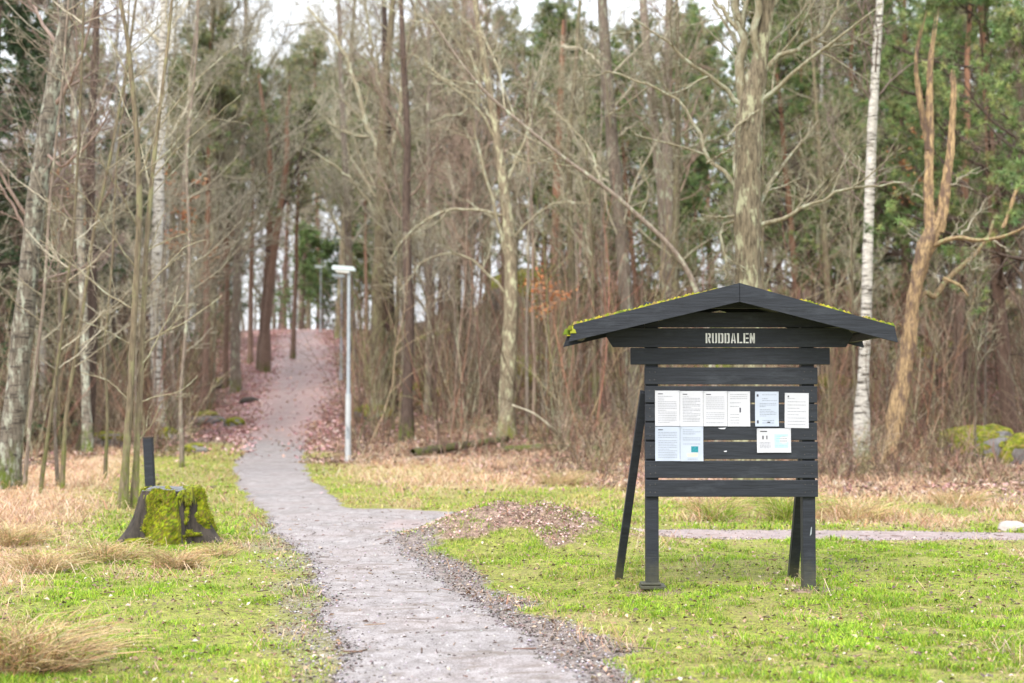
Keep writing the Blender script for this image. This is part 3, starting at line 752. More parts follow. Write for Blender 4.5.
# papers pinned on the slats -------------------------------------------------
def sheet(x0, x1, y0, y1, label, mat='paper', kind='text', rz=0.0, curl=.006, lines=16, group=None, seed=0, lift=0):
    r = random.Random(seed); d = D0 - .034 - lift
    cx, cz = wx((x0 + x1) / 2, d), wz((y0 + y1) / 2, d); W_ = wx(x1, d) - wx(x0, d); Hh = wz(y0, d) - wz(y1, d)
    root = empty('notice_sheet', (cx, d, cz), label, 'notice', group)
    root.rotation_euler = (0, rz, 0)
    nx_, nz_ = 9, 9; V = []
    for i in range(nx_):
        for j in range(nz_):
            u, v_ = i / (nx_ - 1) * 2 - 1, j / (nz_ - 1) * 2 - 1
            V.append((u * W_ / 2, -curl * abs(u * v_) ** 3 - .0015 * math.sin(u * 3 + seed) * math.cos(v_ * 4 + seed), v_ * Hh / 2))
    V = np.array(V); nf = nx_ * nz_; Vb = V + np.array([0, .0008, 0])
    i, j = np.meshgrid(np.arange(nx_ - 1), np.arange(nz_ - 1), indexing='ij'); q = (i * nz_ + j).ravel()
    Fq = np.stack([q, q + nz_, q + nz_ + 1, q + 1], 1)
    mk('paper', np.concatenate([V, Vb]), [Fq, Fq[:, ::-1] + nf], M[mat], parent=root)
    def surf(x, z):
        u, v_ = x / (W_ / 2), z / (Hh / 2)
        return -curl * abs(u * v_) ** 3 - .0015 * math.sin(u * 3 + seed) * math.cos(v_ * 4 + seed)
    def patchbag(bag, x0_, x1_, z0_, z1_, off=.0011):
        n = max(1, int((x1_ - x0_) / .02)); xs = np.linspace(x0_, x1_, n + 1)
        V = [(x, surf(x, z) - off, z) for x in xs for z in (z0_, z1_)]
        bag.add(V, F4=[[2 * k, 2 * k + 2, 2 * k + 3, 2 * k + 1] for k in range(n)])
    ink = Bag(); dark = Bag(); dn = 0
    mx = W_ * .12
    top = Hh / 2 - Hh * .09; bot = -Hh / 2 + Hh * .1
    def textblock(xa, xb, za, zb, n, fill=.92):
        for k in range(n):
            z = za - (za - zb) * k / max(1, n - 1); x = xa
            if r.random() < .1: continue
            end = xb if r.random() < .75 else xa + (xb - xa) * r.uniform(.3, .9)
            while x < end:
                w_ = r.uniform(.006, .022); patchbag(ink, x, min(x + w_, end), z - .0016, z + .0016); x += w_ + .004
    extra = []
    if kind == 'text':
        patchbag(dark, -W_ / 2 + mx, -W_ / 2 + mx + W_ * .2, top - .004, top + .003); dn = 1
        textblock(-W_ / 2 + mx, W_ / 2 - mx, top - .022, bot, lines)
    elif kind == 'rows':
        patchbag(dark, -W_ / 2 + mx, -W_ / 2 + mx + .012, top - .01, top + .004); dn = 1
        textblock(-W_ / 2 + mx, W_ / 2 - mx, top - .02, bot, 9)
    elif kind == 'blocks':
        patchbag(dark, -W_ / 2 + .014, -W_ / 2 + .03, top - .016, top + .004); patchbag(dark, -W_ / 2 + .014, -W_ / 2 + .03, bot - .004, bot + .022)
        patchbag(dark, W_ * .02, W_ * .14, bot, bot + .01); dn = 1
        textblock(-W_ * .2, W_ * .42, top, top - .05, 4); textblock(-W_ * .3, W_ * .40, Hh * .16, -Hh * .2, 9); textblock(-W_ * .2, W_ * .3, bot + .02, bot, 2)
    elif kind == 'figure':
        textblock(-W_ / 2 + mx, W_ / 2 - mx, top, top - .07, 5); textblock(-W_ / 2 + mx, 0, top - .10, bot, 7)
        patchbag(dark, .005, .018, -.03, .01); dn = 1
    elif kind == 'teal':
        textblock(-W_ / 2 + mx, W_ / 2 - mx, top, top - .12, 8)
        t = Bag(); patchbag(t, -.005, .055, -.07, -.02); extra.append((t, 'teal')); t = Bag(); patchbag(t, -.04, .05, -.105, -.078); extra.append((t, 'yellow_print'))
        textblock(-.035, .05, -.108, -.128, 2)
    elif kind == 'landscape':
        t = Bag(); patchbag(t, W_ * .02, W_ * .42, -Hh * .30, Hh * .26, .0009); extra.append((t, 'aqua'))
        patchbag(dark, -W_ * .34, -W_ * .30, Hh * .05, Hh * .2); patchbag(dark, -W_ * .22, -W_ * .19, Hh * .05, Hh * .2); patchbag(dark, -W_ * .40, -W_ * .2, Hh * .36, Hh * .40); dn = 1
        textblock(-W_ * .42, -W_ * .1, -Hh * .08, -Hh * .3, 5); textblock(W_ * .05, W_ * .38, Hh * .18, -Hh * .22, 5)
    if ink.V: ink.build('print', M['ink'], root, smooth=False)
    if dn: dark.build('print', M['ink_dark'], root, smooth=False)
    for t, m_ in extra: t.build('picture', M[m_], root, smooth=False)
    pins = Bag()
    for sx in (-1, 1):
        x, z = sx * (W_ / 2 - .008), Hh / 2 - .008; pins.box((x, surf(x, z) - .002, z), (.009, .003, .002))
    pins.build('staples', M['galv'], root, smooth=False)
sheet(655, 679.6, 390.6, 426, 'white text sheet at the upper left corner of the notices on the slats', seed=1)
sheet(679.9, 703, 391, 426.4, 'white text sheet second from left in the upper row on the notice board', seed=2, lines=18)
sheet(703.3, 727.2, 391.2, 426.2, 'white text sheet third from left, above bare slats of the notice board', seed=3, lines=14, lift=.001)
sheet(727.5, 750, 391.4, 426.4, 'white sheet with a small dark figure, fourth in the upper notice row', kind='figure', seed=4)
sheet(655, 679.7, 426.6, 461, 'pale bluish text sheet at the lower left corner of the notices', 'paper_cool', seed=5)
sheet(680, 703, 426.7, 461.2, 'pale sheet with a small teal picture low on the notice board', 'paper_cool', kind='teal', seed=6)
sheet(755, 778.6, 391.6, 426.4, 'bluish sheet with dark marks hanging alone above the landscape sheet', 'paper_cool', kind='blocks', seed=7)
sheet(784.6, 808.6, 393, 428, 'white sheet of spaced lines at the far right of the notice board', kind='rows', rz=.012, seed=8)
sheet(756.6, 790.6, 428.4, 452.6, 'landscape white sheet with an aqua block, below the upper right notices', kind='landscape', rz=-.004, seed=9, lift=.004)
# torn scraps left on the slats
for (x0, x1, y0, y1) in ((718, 726, 427.2, 429), (723.5, 727, 450, 452)):
    bq = Bag(); d = D0 - .033; p = at((x0 + x1) / 2, (y0 + y1) / 2, d); w_ = wx(x1) - wx(x0)
    bq.add([(-w_ / 2, 0, 0), (w_ / 2, -.002, .004), (w_ / 3, -.003, -.009), (-w_ / 4, -.001, -.008)], F4=[[0, 3, 2, 1]])
    o = bq.build('paper_scrap', M['paper']); o.location = p
    tag(o, 'tiny torn white paper scrap ' + ('just under the upper notice row' if y0 < 440 else 'beside the teal picture sheet, lower slat'), 'paper scrap')

# ------------------------------------------------------------------ lamp posts
def lamp(px, ytop, d, ybase, label, sc=1.0):
    base = at(px, ybase, d); z = float(H(base[0], base[1]))
    hgt = at(px, ytop, d)[2] - z
    r = empty('lamp_post', (base[0], base[1], z), label, 'lamp post', 'path lamp posts')
    b = Bag(); b.tubes([[(0, 0, -.1), (0, 0, hgt * .345)]], [[.075, .075]], 16); b.build('pole_sleeve', M['pole_white'], r)
    b = Bag(); b.tubes([[(0, 0, hgt * .335), (0, 0, hgt * .36), (0, 0, hgt - .12)]], [[.077, .05, .042]], 16); b.build('pole', M['galv'], r)
    b = Bag(); b.tubes([[(0, 0, -.02), (0, 0, .05), (0, 0, .055)]], [[.13, .13, .07]], 16); b.build('base_collar', M['galv'], r)
    # flat rectangular luminaire reaching out over the path
    hd = Bag(); xa, xb = -.42, .15
    pr = [(xa, hgt - .02), (xa + .03, hgt + .03), (xb - .03, hgt - .01), (xb, hgt - .07), (xb, hgt - .10), (xa, hgt - .06)]
    hd.prism([(x, z_) for x, z_ in pr], -.14, .14); h = hd.build('lamp_head', M['lamp_head'], r, smooth=False, bevel=.012)
    gl = Bag(); gl.prism([(xa + .05, hgt - .066), (xb - .12, hgt - .094), (xb - .14, hgt - .155), (xa + .09, hgt - .12)], -.11, .11); gl.build('lamp_cover', M['lamp_glass'], h, smooth=False, bevel=.01)
    b = Bag(); b.box((.0, -.076, .75), (.075, .008, .32)); b.build('service_hatch', M['galv'], r, smooth=False)
    b = Bag(); b.tubes([[(0, 0, hgt - .2), (0, 0, hgt - .06)]], [[.055, .055]], 12); b.build('clamp', M['galv'], r)
lamp(348, 267, 37, 463, 'tall grey lamp post with flat head beside the bend of the gravel path')
lamp(341, 275, 68, 380, 'middle lamp post partly hidden behind the tall one, halfway up the slope')
lamp(320.5, 266, 104, 333, 'small distant lamp post at the top of the leafy path')

# ------------------------------------------------------------------ stump, marker post, stones
def noisy3(v, s, seed=0):
    return (fbm(v[..., 0] * s + seed, v[..., 1] * s + v[..., 2] * s * .7 + seed) + fbm(v[..., 2] * s + seed + 9, v[..., 0] * s - v[..., 1] * s * .6)) / 2
sb = gp(168, 545); SX, SY = sb[0] , sb[1] + .35; SZ = float(H(SX, SY))
st = empty('tree_stump', (SX - .06, SY, SZ), 'wide old tree stump cloaked in bright green moss left of the path', 'tree stump', None, 0, (.92, .92, 1))
n, kz = 160, 40; th_ = np.arange(n) * 2 * PI / n; zz = np.linspace(-.15, .60, kz)
TH, ZZ = np.meshgrid(th_, zz, indexing='ij')
lob = (.5 + .5 * np.cos(5 * TH + .6 + .5 * np.sin(TH * 2))) ** 1.5
tz = np.clip(ZZ / .60, -.2, 1)
RR = .35 + .16 * (1 - tz) ** 2.0 * (.35 + 1.4 * lob) + .025 * np.cos(5 * TH + .6) + .035 * (fbm(TH * 3 + 4, ZZ * 5) - .5) + .03 * (fbm(TH * 9, ZZ * 3 + 7) - .5) + .02 * np.abs(np.sin(TH * 14 + 3 * fbm(TH * 2, ZZ * 2)))
RR = RR * (1 - .07 * sstep(.82, 1, tz)); ZZ = ZZ + tz.clip(0, 1) ** 3 * .07 * (fbm(TH * 1.3 + 9, TH * 0) - .5)
xx, yy = np.cos(TH) * RR * 1.02, np.sin(TH) * RR * .95
V = np.stack([xx, yy, ZZ], -1).reshape(-1, 3)
i, j = np.meshgrid(np.arange(n), np.arange(kz - 1), indexing='ij'); q = (i * kz + j).ravel(); q2 = (((i + 1) % n) * kz + j).ravel()
F = np.stack([q, q2, q2 + 1, q + 1], 1)
mk('wood', V, [F], M['stumpwood'], parent=st)
rr = np.linspace(1, 0, 14); rim = V.reshape(n, kz, 3)[:, -1]
VT = np.stack([np.concatenate([rim[:, :2] * r_, (rim[:, 2:3] + .03 * (fbm(rim[:, 0:1] * r_ * 9, rim[:, 1:2] * r_ * 9 + 3) - .5) * (r_ < .99) - .03 * (1 - r_) + .02 * (r_ < .99))], 1) for r_ in rr], 1).reshape(-1, 3)
i, j = np.meshgrid(np.arange(n), np.arange(13), indexing='ij'); q = (i * 14 + j).ravel(); q2 = (((i + 1) % n) * 14 + j).ravel()
mk('cut_face', VT, [np.stack([q, q2, q2 + 1, q + 1], 1)], M['stumptop'], parent=st)
# moss: a raised skin where it grows, plus short tufts
cov = fbm(TH * 1.6 + 2.2, ZZ * 3 + 8, 4) + .16 * np.cos(TH + PI / 2 - .25) * 1.0 + .10 * (tz > .8) + .16 * np.exp(-((TH - 4.85) / .55) ** 2)
THg = TH
_TH0 = TH; TH = TH + .55 * (fbm(ZZ * 6 + 3, TH * 1.5, 3) - .5) * 2 * .8
gapm = np.exp(-((TH - 4.02) / .20) ** 2) * (tz > .1) + np.exp(-((TH - 5.30) / .20) ** 2) * .9 + np.exp(-((TH - 3.72) / .26) ** 2)*.8 * (tz > .35) + .35 * np.exp(-((TH - 4.65) / .06) ** 2) + .4 * (tz < .12) * (TH > 5)
mossk = sstep(.40, .50, cov - .04 + .12 * (fbm(TH * 7, ZZ * 16) - .5) * 2 - .5 * gapm)
TH = _TH0
RM = RR + (-.02 + .058 * mossk * (.7 + .7 * fbm(TH * 6, ZZ * 12)))
lump = np.exp(-((TH - 4.9) / .22) ** 2 - ((ZZ - .20) / .16) ** 2) * .13 + np.exp(-((TH - 4.95) / .2) ** 2 - ((ZZ - .43) / .1) ** 2) * .07 + np.exp(-((TH - 4.5) / .2) ** 2 - ((ZZ - .06) / .12) ** 2) * .1
RM = RM + lump
VM = np.stack([np.cos(TH) * RM * 1.02, np.sin(TH) * RM * .95, ZZ + .015], -1)
mo = Bag(); cm = pal([(.16, .19, .012), (.24, .27, .015), (.08, .10, .012), (.14, .11, .03)], n * kz)
cm = cm * (.75 + .5 * fbm(TH * 8, ZZ * 14)).reshape(-1, 1)
mo.add(VM.reshape(-1, 3), F4=F, a=cm)
# moss on top, right half
gx_, gy_ = np.meshgrid(np.linspace(-.40, .42, 60), np.linspace(-.38, .38, 60), indexing='ij')
rt = np.hypot(gx_ / .37, gy_ / .345); ct = fbm(gx_ * 7 + 3, gy_ * 7 + 1) - .13 + .9 * (gx_ - .10) - .35 * gy_ - .35 * sstep(.9, 1.15, rt)
zt = .60 - .045 + .085 * sstep(.42, .58, ct) * (.6 + .8 * fbm(gx_ * 20, gy_ * 20)) - .3 * sstep(.98, 1.15, rt)
i, j = np.meshgrid(np.arange(59), np.arange(59), indexing='ij'); q = (i * 60 + j).ravel(); FT = np.stack([q, q + 60, q + 61, q + 1], 1)
FT = FT[(rt.ravel()[FT] < 1.06).all(1)]
mo.add(np.stack([gx_, gy_, zt], -1).reshape(-1, 3), F4=FT, a=pal([(.19, .22, .02), (.26, .27, .035), (.10, .10, .03)], 3600))
pts = VM.reshape(-1, 3)[mossk.ravel() > .5]; r3 = np.random.default_rng(3); pick = pts[r3.integers(0, len(pts), 14000)] + r3.normal(size=(14000, 3)) * .008
nrm = unit(pick * np.array([1, 1, .2]) + r3.normal(size=pick.shape) * .25 + np.array([0, 0, .25])); hl_ = (.008 + .014 * r3.random(14000))[:, None]
sd_ = unit(np.cross(nrm, r3.normal(size=pick.shape))) * .0035
Vf = np.stack([pick - sd_, pick + sd_, pick + nrm * hl_], 1).reshape(-1, 3)
mo.add(Vf, F3=np.arange(42000).reshape(-1, 3), a=np.repeat(pal([(.29, .35, .018), (.21, .26, .012), (.38, .42, .03), (.09, .11, .01), (.22, .18, .04)], 14000, r3), 3, axis=0))
mo.build('moss', M['moss'], st, attr='col')
for a_, l_ in ((3.5, .35),):
    rb = Bag(); p = resample([(math.cos(a_) * .34, math.sin(a_) * .32, .22), (math.cos(a_) * .5, math.sin(a_) * .48, .06), (math.cos(a_ - .15) * (.4 + l_), math.sin(a_ - .15) * (.4 + l_) * .8, -.06)], 14)
    rb.tubes(p[None], (np.linspace(.10, .03, 14) * (1 + .2 * np.sin(np.arange(14))))[None], 12, a=np.array([[.17, .19, .03]])); rb.build('root', M['moss'] if a_ < 5 else M['stumpwood'], st, attr='col' )

mp = gp(152, 520); mpz = float(H(mp[0], mp[1]))
r = empty('marker_post', (mp[0], mp[1], mpz), 'short leaning black timber post standing behind the mossy stump', 'post'); r.rotation_euler = (0, -.06, 0)
tp = at(151, 438, mp[1])[2] - mpz
b = Bag(); b.box((0, 0, tp / 2 - .1), (.125, .11, tp + .2)); b.build('shaft', M['board'], r, smooth=False, bevel=.012)
b = Bag(); b.box((0, 0, tp + .008), (.13, .115, .02)); b.build('cap', M['stumpwood'], r, smooth=False, bevel=.006)

def rock(px, py, w_, h_, d_, label, mat='rock', moss=.0, seed=0, sink=.25, cat='boulder', name='boulder'):
    p = gp(px, py); z = float(H(p[0], p[1]))
    r = empty(name, (p[0], p[1] + d_ * .3, z), label, cat)
    import bmesh
    bm = bmesh.new(); bmesh.ops.create_icosphere(bm, subdivisions=5, radius=1); v = np.array([x.co[:] for x in bm.verts]); f = np.array([[a.index for a in x.verts] for x in bm.faces]); bm.free()
    k = 1 + .85 * (noisy3(v, 1.5, seed) - .5) + .16 * (noisy3(v, 5, seed + 3) - .5)
    for q in range(7):      # broken faces
        a_ = unit(np.random.default_rng(seed * 9 + q).normal(size=3) + np.array([0, 0, .3])); dd = (v * k[:, None]) @ a_; lim = .70 + .04 * q; k = np.where(dd > lim, k * (lim + (dd - lim) * .25) / np.maximum(dd, .01), k)
    v2 = v * k[:, None]; v2 = np.sign(v2) * np.abs(v2) ** .85
    v2 = v2 * np.array([w_ / 2, d_ / 2, h_ * .6]); v2[:, 2] += h_ * (.5 - sink)
    mk('stone', v2, [f], M[mat], parent=r)
    if moss:
        c = noisy3(v, 2.4, seed + 20) + .35 * v[:, 2] * moss; mk_ = sstep(.55, .66, c + moss * .12)
        v3 = v2 + v * ((-.03 + .075 * mk_) * (.7 + .6 * noisy3(v, 9, 2)))[:, None]
        mk('moss', v3, [f], M['moss'], parent=r, attrs={'col': pal([(.18, .20, .02), (.26, .26, .03), (.10, .12, .02), (.28, .25, .07)], len(v), v=.3)})
rock(985, 460, 1.9, .95, 1.3, 'large grey boulder draped with yellow-green moss right of the dead snag', moss=.75, seed=2)
rock(1034, 466, 1.6, .9, 1.2, 'dark mossy boulder cut by the right edge of the photo', moss=.35, seed=8)
rock(1015, 531, .34, .13, .3, 'small smooth pale stone on the grass beside the side path', 'rock_pale', seed=5, cat='stone', name='stone')
rock(157, 434, .45, .35, .4, 'pale stone showing above the marker post at the left wood edge', 'rock_pale', seed=6, cat='stone', name='stone')
rock(166, 440, .55, .40, .5, 'mossy stone on the left wood edge just above the marker post', 'rock_pale', moss=.7, seed=11, cat='stone', name='stone')
rock(196, 452, .6, .25, .4, 'low mossy stone in dry grass between the marker post and path', moss=.5, seed=12, cat='stone', name='stone')
rock(104, 447, 1.3, .45, 1.0, 'dark moss-topped boulder at the wood edge beside the dark leaning trunk', moss=.45, seed=13)
rock(226, 386, 1.6, .5, 1.2, 'mossy boulder on the leafy bank left of the climbing path', moss=.5, seed=14)
rock(198, 425, 1.9, .6, 1.4, 'broad mossy boulder low between trunks left of the path', moss=.25, seed=15)
rock(232, 428, .8, .4, .7, 'squat mossy boulder touching the foot of the leafy path bank', moss=.3, seed=16)
rock(250, 403, .9, .28, .6, 'low dark stone lying in pink leaves left of the path', 'stumpwood', moss=0, seed=17, cat='stone', name='stone')
rock(374, 420, 1.5, .6, 1.2, 'bright mossy boulder just right of the tall lamp post', moss=.9, seed=18)
rock(383, 388, 2.0, 1.5, 1.5, 'vivid moss-clad boulder up the bank right of the lamp posts', moss=.95, seed=19)
rock(440, 398, 3.0, .8, 1.5, 'long low mossy rock behind the bare shrubs right of the lamp posts', moss=.8, seed=20)
rock(538, 388, 2.6, 1.2, 1.8, 'mossy rock outcrop behind the lichen-covered trunk, lower of two', moss=.8, seed=21)
rock(540, 315, 6.5, 3.6, 3, 'high mossy rock outcrop far up the slope left of the notice board roof', moss=.8, seed=22)
rock(830, 400, 2.4, 1.0, 1.5, 'low mossy rock in the brush right of the notice board', moss=.55, seed=23)
rock(900, 372, 4.5, 1.6, 2.0, 'dim mossy rock up the slope behind the dead snag', moss=.5, seed=24)

# fallen logs
def log(pts, r0, r1, label, mat='bark_dark', name='fallen_log', cat='log', sides=12):
    P = resample(np.array(pts), 24); p0 = P[0].copy()
    o = Bag(); rad = np.linspace(r0, r1, 24) * (1 + .12 * np.sin(np.arange(24) * 1.7)); o.tubes((P - p0)[None], rad[None], sides)
    ob = o.build(name, M[mat]); ob.location = p0; tag(ob, label, cat); return ob
def gpt(px, py, dz=0):
    p = gp(px, py); p[2] += dz; return p
log([gpt(413, 458, .1), gpt(440, 455, .16), gpt(470, 452, .2), gpt(508, 450, .3)], .14, .08, 'dark fallen log lying at the wood edge right of the lamp post')
log([gpt(395, 466, .05), gpt(420, 460, .06), gpt(450, 461, .05)], .08, .04, 'thin brown fallen branch in front of the dark log', 'twig_brown')
log([gpt(565, 445, .05), at(552, 428, 36), at(535, 413, 36), at(512, 405, 36.2)], .045, .02, 'pale bare branch arching out of the grass left of the notice board', 'twig_grey', 'fallen_branch', 'branch', 6)
log([gpt(505, 452, .05), gpt(540, 451, .1), gpt(600, 452, .1)], .10, .06, 'mossy fallen stem along the wood edge left of the notice board', 'bark_mossy')

# ================================================================== TREES
def bare_meshes(seed, Ht, r0, clear=.3, n1=26, len1=.30, ang=(.5, 1.1), up=.5, m2=9, m3=6, m4=3, bark_='bark_grey', twig='twig_grey', wob=.02, nm='bare', forks=0, tw=.0055, wob1=.13):
    rg = np.random.default_rng(seed)
    P, R = trunkline(Ht, r0, 18, wob, (rg.normal() * .015, rg.normal() * .015), rg)
    tb = Bag(); tb.tubes(P, R, 12)
    srcP, srcR = P, R
    if forks:
        Q, RQ = grow(P, R, np.zeros(forks, int), rg.uniform(.28, .5, forks), Ht * rg.uniform(.45, .6, forks), rg.uniform(.25, .45, forks), 18, .35, .05, .75, .02, .15, rg)
        tb.tubes(Q, RQ, 8); srcP = np.concatenate([P, Q]); srcR = np.concatenate([R, RQ])
    cr = Bag()
    pi = np.concatenate([np.zeros(n1, int)] + [np.full(n1 // 2, k + 1) for k in range(forks)])
    n = len(pi); t = rg.uniform(0, 1, n) ** .9; t = np.where(pi == 0, clear + (1 - clear) * t * .98, .15 + .83 * t)
    L1 = Ht * len1 * (1.05 - .75 * t) * rg.uniform(.6, 1.25, n)
    B1, R1 = grow(srcP, srcR, pi, t, L1, rg.uniform(*ang, n), 9, up, wob1 * .8, .36, .010, .25, rg)
    cr.tubes(B1, R1, 5)
    def level(B, Rr, m, tmin, lf, K, sides, wb, rmin, upx=.15):
        n_ = len(B) * m; pi = np.repeat(np.arange(len(B)), m)
        t = tmin + (1 - tmin) * rg.random(n_)
        Lp = np.linalg.norm(np.diff(B, axis=1), axis=2).sum(1)[pi]
        L_ = Lp * lf * (1.15 - .6 * t) * rg.uniform(.5, 1.3, n_)
        Q, RQ = grow(B, Rr, pi, t, L_, rg.uniform(.45, 1.0, n_), K, upx, wb, .6, rmin, .45, rg)
        cr.tubes(Q, RQ, sides); return Q, RQ
    B2, R2 = level(B1, R1, m2, .12, .50, 6, 3, .09, tw * 1.2, .3)
    B3, R3 = level(B2, R2, m3, .15, .50, 4, 3, .11, tw, .2)
    if m4: level(B3, R3, m4, .2, .6, 3, 3, .12, tw * .85)
    return [('trunk', tb.build(nm + '_trunk', M[bark_], link=False)), ('branches', cr.build(nm + '_branches', M[twig], link=False))]

def needle_tris(C, n, ln, wd, rg, cols, droop=0.0, dirs=None, spread=1.0):
    k = len(C) * n; c = np.repeat(C, n, axis=0)
    d = rg.normal(size=(k, 3)) * spread
    if dirs is not None: d = d + np.repeat(dirs, n, axis=0)
    d[:, 2] += .25 - droop; d = unit(d)
    s = unit(np.cross(d, rg.normal(size=(k, 3)))) * wd * .5
    L_ = ln * rg.uniform(.6, 1.2, (k, 1))
    V = np.stack([c - s, c + s, c + d * L_], 1).reshape(-1, 3)
    cc = pal(cols, len(C), rg, .25, .1); cc = np.repeat(cc, n * 3, axis=0)
    return V, np.arange(k * 3).reshape(-1, 3), cc

PINEC = [(.19, .24, .11), (.25, .29, .13), (.30, .31, .15), (.22, .26, .15), (.34, .31, .17)]
SPRC = [(.07, .12, .06), (.10, .16, .08), (.13, .18, .08), (.07, .11, .06)]
def pine_meshes(seed, Ht, r0, clear=.55, n1=34, len1=.20, ncl=2, nn=26, nl=.16, nw=.022, nm='pine', cols=PINEC, flat=.6):
    rg = np.random.default_rng(seed)
    P, R = trunkline(Ht, r0, 18, .022, (rg.normal() * .02, rg.normal() * .02), rg)
    tb = Bag(); tb.tubes(P, R, 12); cr = Bag()
    t = clear + (1 - clear) * rg.random(n1) ** .8 * .98
    L1 = Ht * len1 * (1.1 - .8 * (t - clear) / (1 - clear)) * rg.uniform(.5, 1.2, n1)
    B1, R1 = grow(P, R, np.zeros(n1, int), t, L1, rg.uniform(.9, 1.45, n1), 8, flat, .14, .4, .015, .3, rg); cr.tubes(B1, R1, 5)
    # dead stubs lower down
    nd = 12; Q, RQ = grow(P, R, np.zeros(nd, int), rg.uniform(min(.25, clear * .5), clear, nd), rg.uniform(.3, 1.6, nd), rg.uniform(1.1, 1.6, nd), 5, -.1, .12, .25, .01, .4, rg); cr.tubes(Q, RQ, 4)
    pi = np.repeat(np.arange(n1), 9); tt = rg.uniform(.3, 1, len(pi)); Lp = L1[pi]
    B2, R2 = grow(B1, R1, pi, tt, Lp * .38 * rg.uniform(.5, 1.2, len(pi)), rg.uniform(.4, 1.1, len(pi)), 5, .35, .15, .5, .008, .4, rg); cr.tubes(B2, R2, 4)
    pi = np.repeat(np.arange(len(B2)), 3); tt = rg.uniform(.3, 1, len(pi))
    B3, R3 = grow(B2, R2, pi, tt, rg.uniform(.15, .45, len(pi)), rg.uniform(.4, 1.0, len(pi)), 3, .3, .12, .6, .006, .5, rg); cr.tubes(B3, R3, 3)
    tips = np.concatenate([B3[:, -1], B3[:, 1], B2[:, -1]]); tips = tips[rg.random(len(tips)) < ncl / 2]
    V, F3, C = needle_tris(tips, nn, nl, nw, rg, cols)
    nd = mk(nm + '_needles', V, [F3], M['needles'], attrs={'col': C}, smooth=False, link=False)
    return [('trunk', tb.build(nm + '_trunk', M['bark_pine'], link=False)), ('branches', cr.build(nm + '_branches', M['bark_dark'], link=False)), ('crown', nd)]
def spruce_meshes(seed, Ht, r0, rad=.2, n1=110, clear=.06, nn=9, nm='spruce', cols=SPRC):
    rg = np.random.default_rng(seed)
    P, R = trunkline(Ht, r0, 16, .006, (0, 0), rg, .05); tb = Bag(); tb.tubes(P, R, 10); cr = Bag()
    t = clear + (1 - clear) * rg.random(n1) * .985
    L1 = Ht * rad * (1.05 - t) ** .85 * rg.uniform(.65, 1.15, n1)
    B1, R1 = grow(P, R, np.zeros(n1, int), t, L1, rg.uniform(1.35, 1.75, n1), 7, .35, .05, .3, .01, .3, rg); cr.tubes(B1, R1, 4)
    pi = np.repeat(np.arange(n1), 14); tt = rg.uniform(.12, 1, len(pi))
    B2, R2 = grow(B1, R1, pi, tt, L1[pi] * .36 * (1.2 - .6 * tt) * rg.uniform(.5, 1.2, len(pi)), rg.uniform(.5, 1.1, len(pi)), 4, -.55, .10, .4, .004, .5, rg); cr.tubes(B2, R2, 3)
    C = np.concatenate([B2[:, 1], B2[:, 2], B2[:, 3], (B2[:, 1] + B2[:, 2]) / 2, B1[:, 4], B1[:, 5], B1[:, 6]])
    dr = np.concatenate([unit(B2[:, 3] - B2[:, 1])] * 4 + [unit(B1[:, 6] - B1[:, 4])] * 3)
    V, F3, Cc = needle_tris(C, nn, .16, .03, rg, cols, .5, dr * 1.0, .6)
    nd = mk(nm + '_needles', V, [F3], M['needles'], attrs={'col': Cc}, smooth=False, link=False)
    return [('trunk', tb.build(nm + '_trunk', M['bark_dark'], link=False)), ('branches', cr.build(nm + '_branches', M['bark_dark'], link=False)), ('crown', nd)]
def shrub_meshes(seed, Ht, stems=9, spread=.35, twig='twig_brown', nm='shrub', m2=7, m3=4, r0=.022, forkd=True):
    rg = np.random.default_rng(seed); n = stems; K = 9
    a = rg.random(n) * 2 * PI; D = np.stack([np.cos(a) * spread * rg.random(n), np.sin(a) * spread * rg.random(n), np.ones(n)], 1); D = unit(D)
    Q = np.empty((n, K, 3)); Q[:, 0] = np.stack([np.cos(a) * .12, np.sin(a) * .12, np.full(n, -.1)], 1) * rg.uniform(.3, 1.5, (n, 1)); Q[:, 0, 2] = -.1
    L_ = Ht * rg.uniform(.55, 1.1, n)
    for k in range(1, K): D = unit(D + rg.normal(size=D.shape) * .07 + np.array([0, 0, .05])); Q[:, k] = Q[:, k - 1] + D * (L_ / (K - 1))[:, None]
    R0 = r0 * rg.uniform(.5, 1.2, n)[:, None] * np.linspace(1, .3, K)[None]
    st_ = Bag(); st_.tubes(Q, R0, 6); cr = Bag()
    pi = np.repeat(np.arange(n), m2); t = rg.uniform(.15, 1, len(pi))
    B, Rb = grow(Q, R0, pi, t, Ht * .30 * (1.1 - .6 * t) * rg.uniform(.5, 1.3, len(pi)), rg.uniform(.35, .9, len(pi)), 6, .3, .10, .6, .006, .4, rg); cr.tubes(B, Rb, 3)
    pi = np.repeat(np.arange(len(B)), m3); t = rg.uniform(.15, 1, len(pi))
    B2, R2 = grow(B, Rb, pi, t, Ht * .12 * rg.uniform(.4, 1.4, len(pi)), rg.uniform(.35, .9, len(pi)), 4, .2, .12, .7, .0045, .5, rg); cr.tubes(B2, R2, 3)
    return [('stems', st_.build(nm + '_stems', M[twig], link=False)), ('branches', cr.build(nm + '_twigs', M[twig], link=False))]

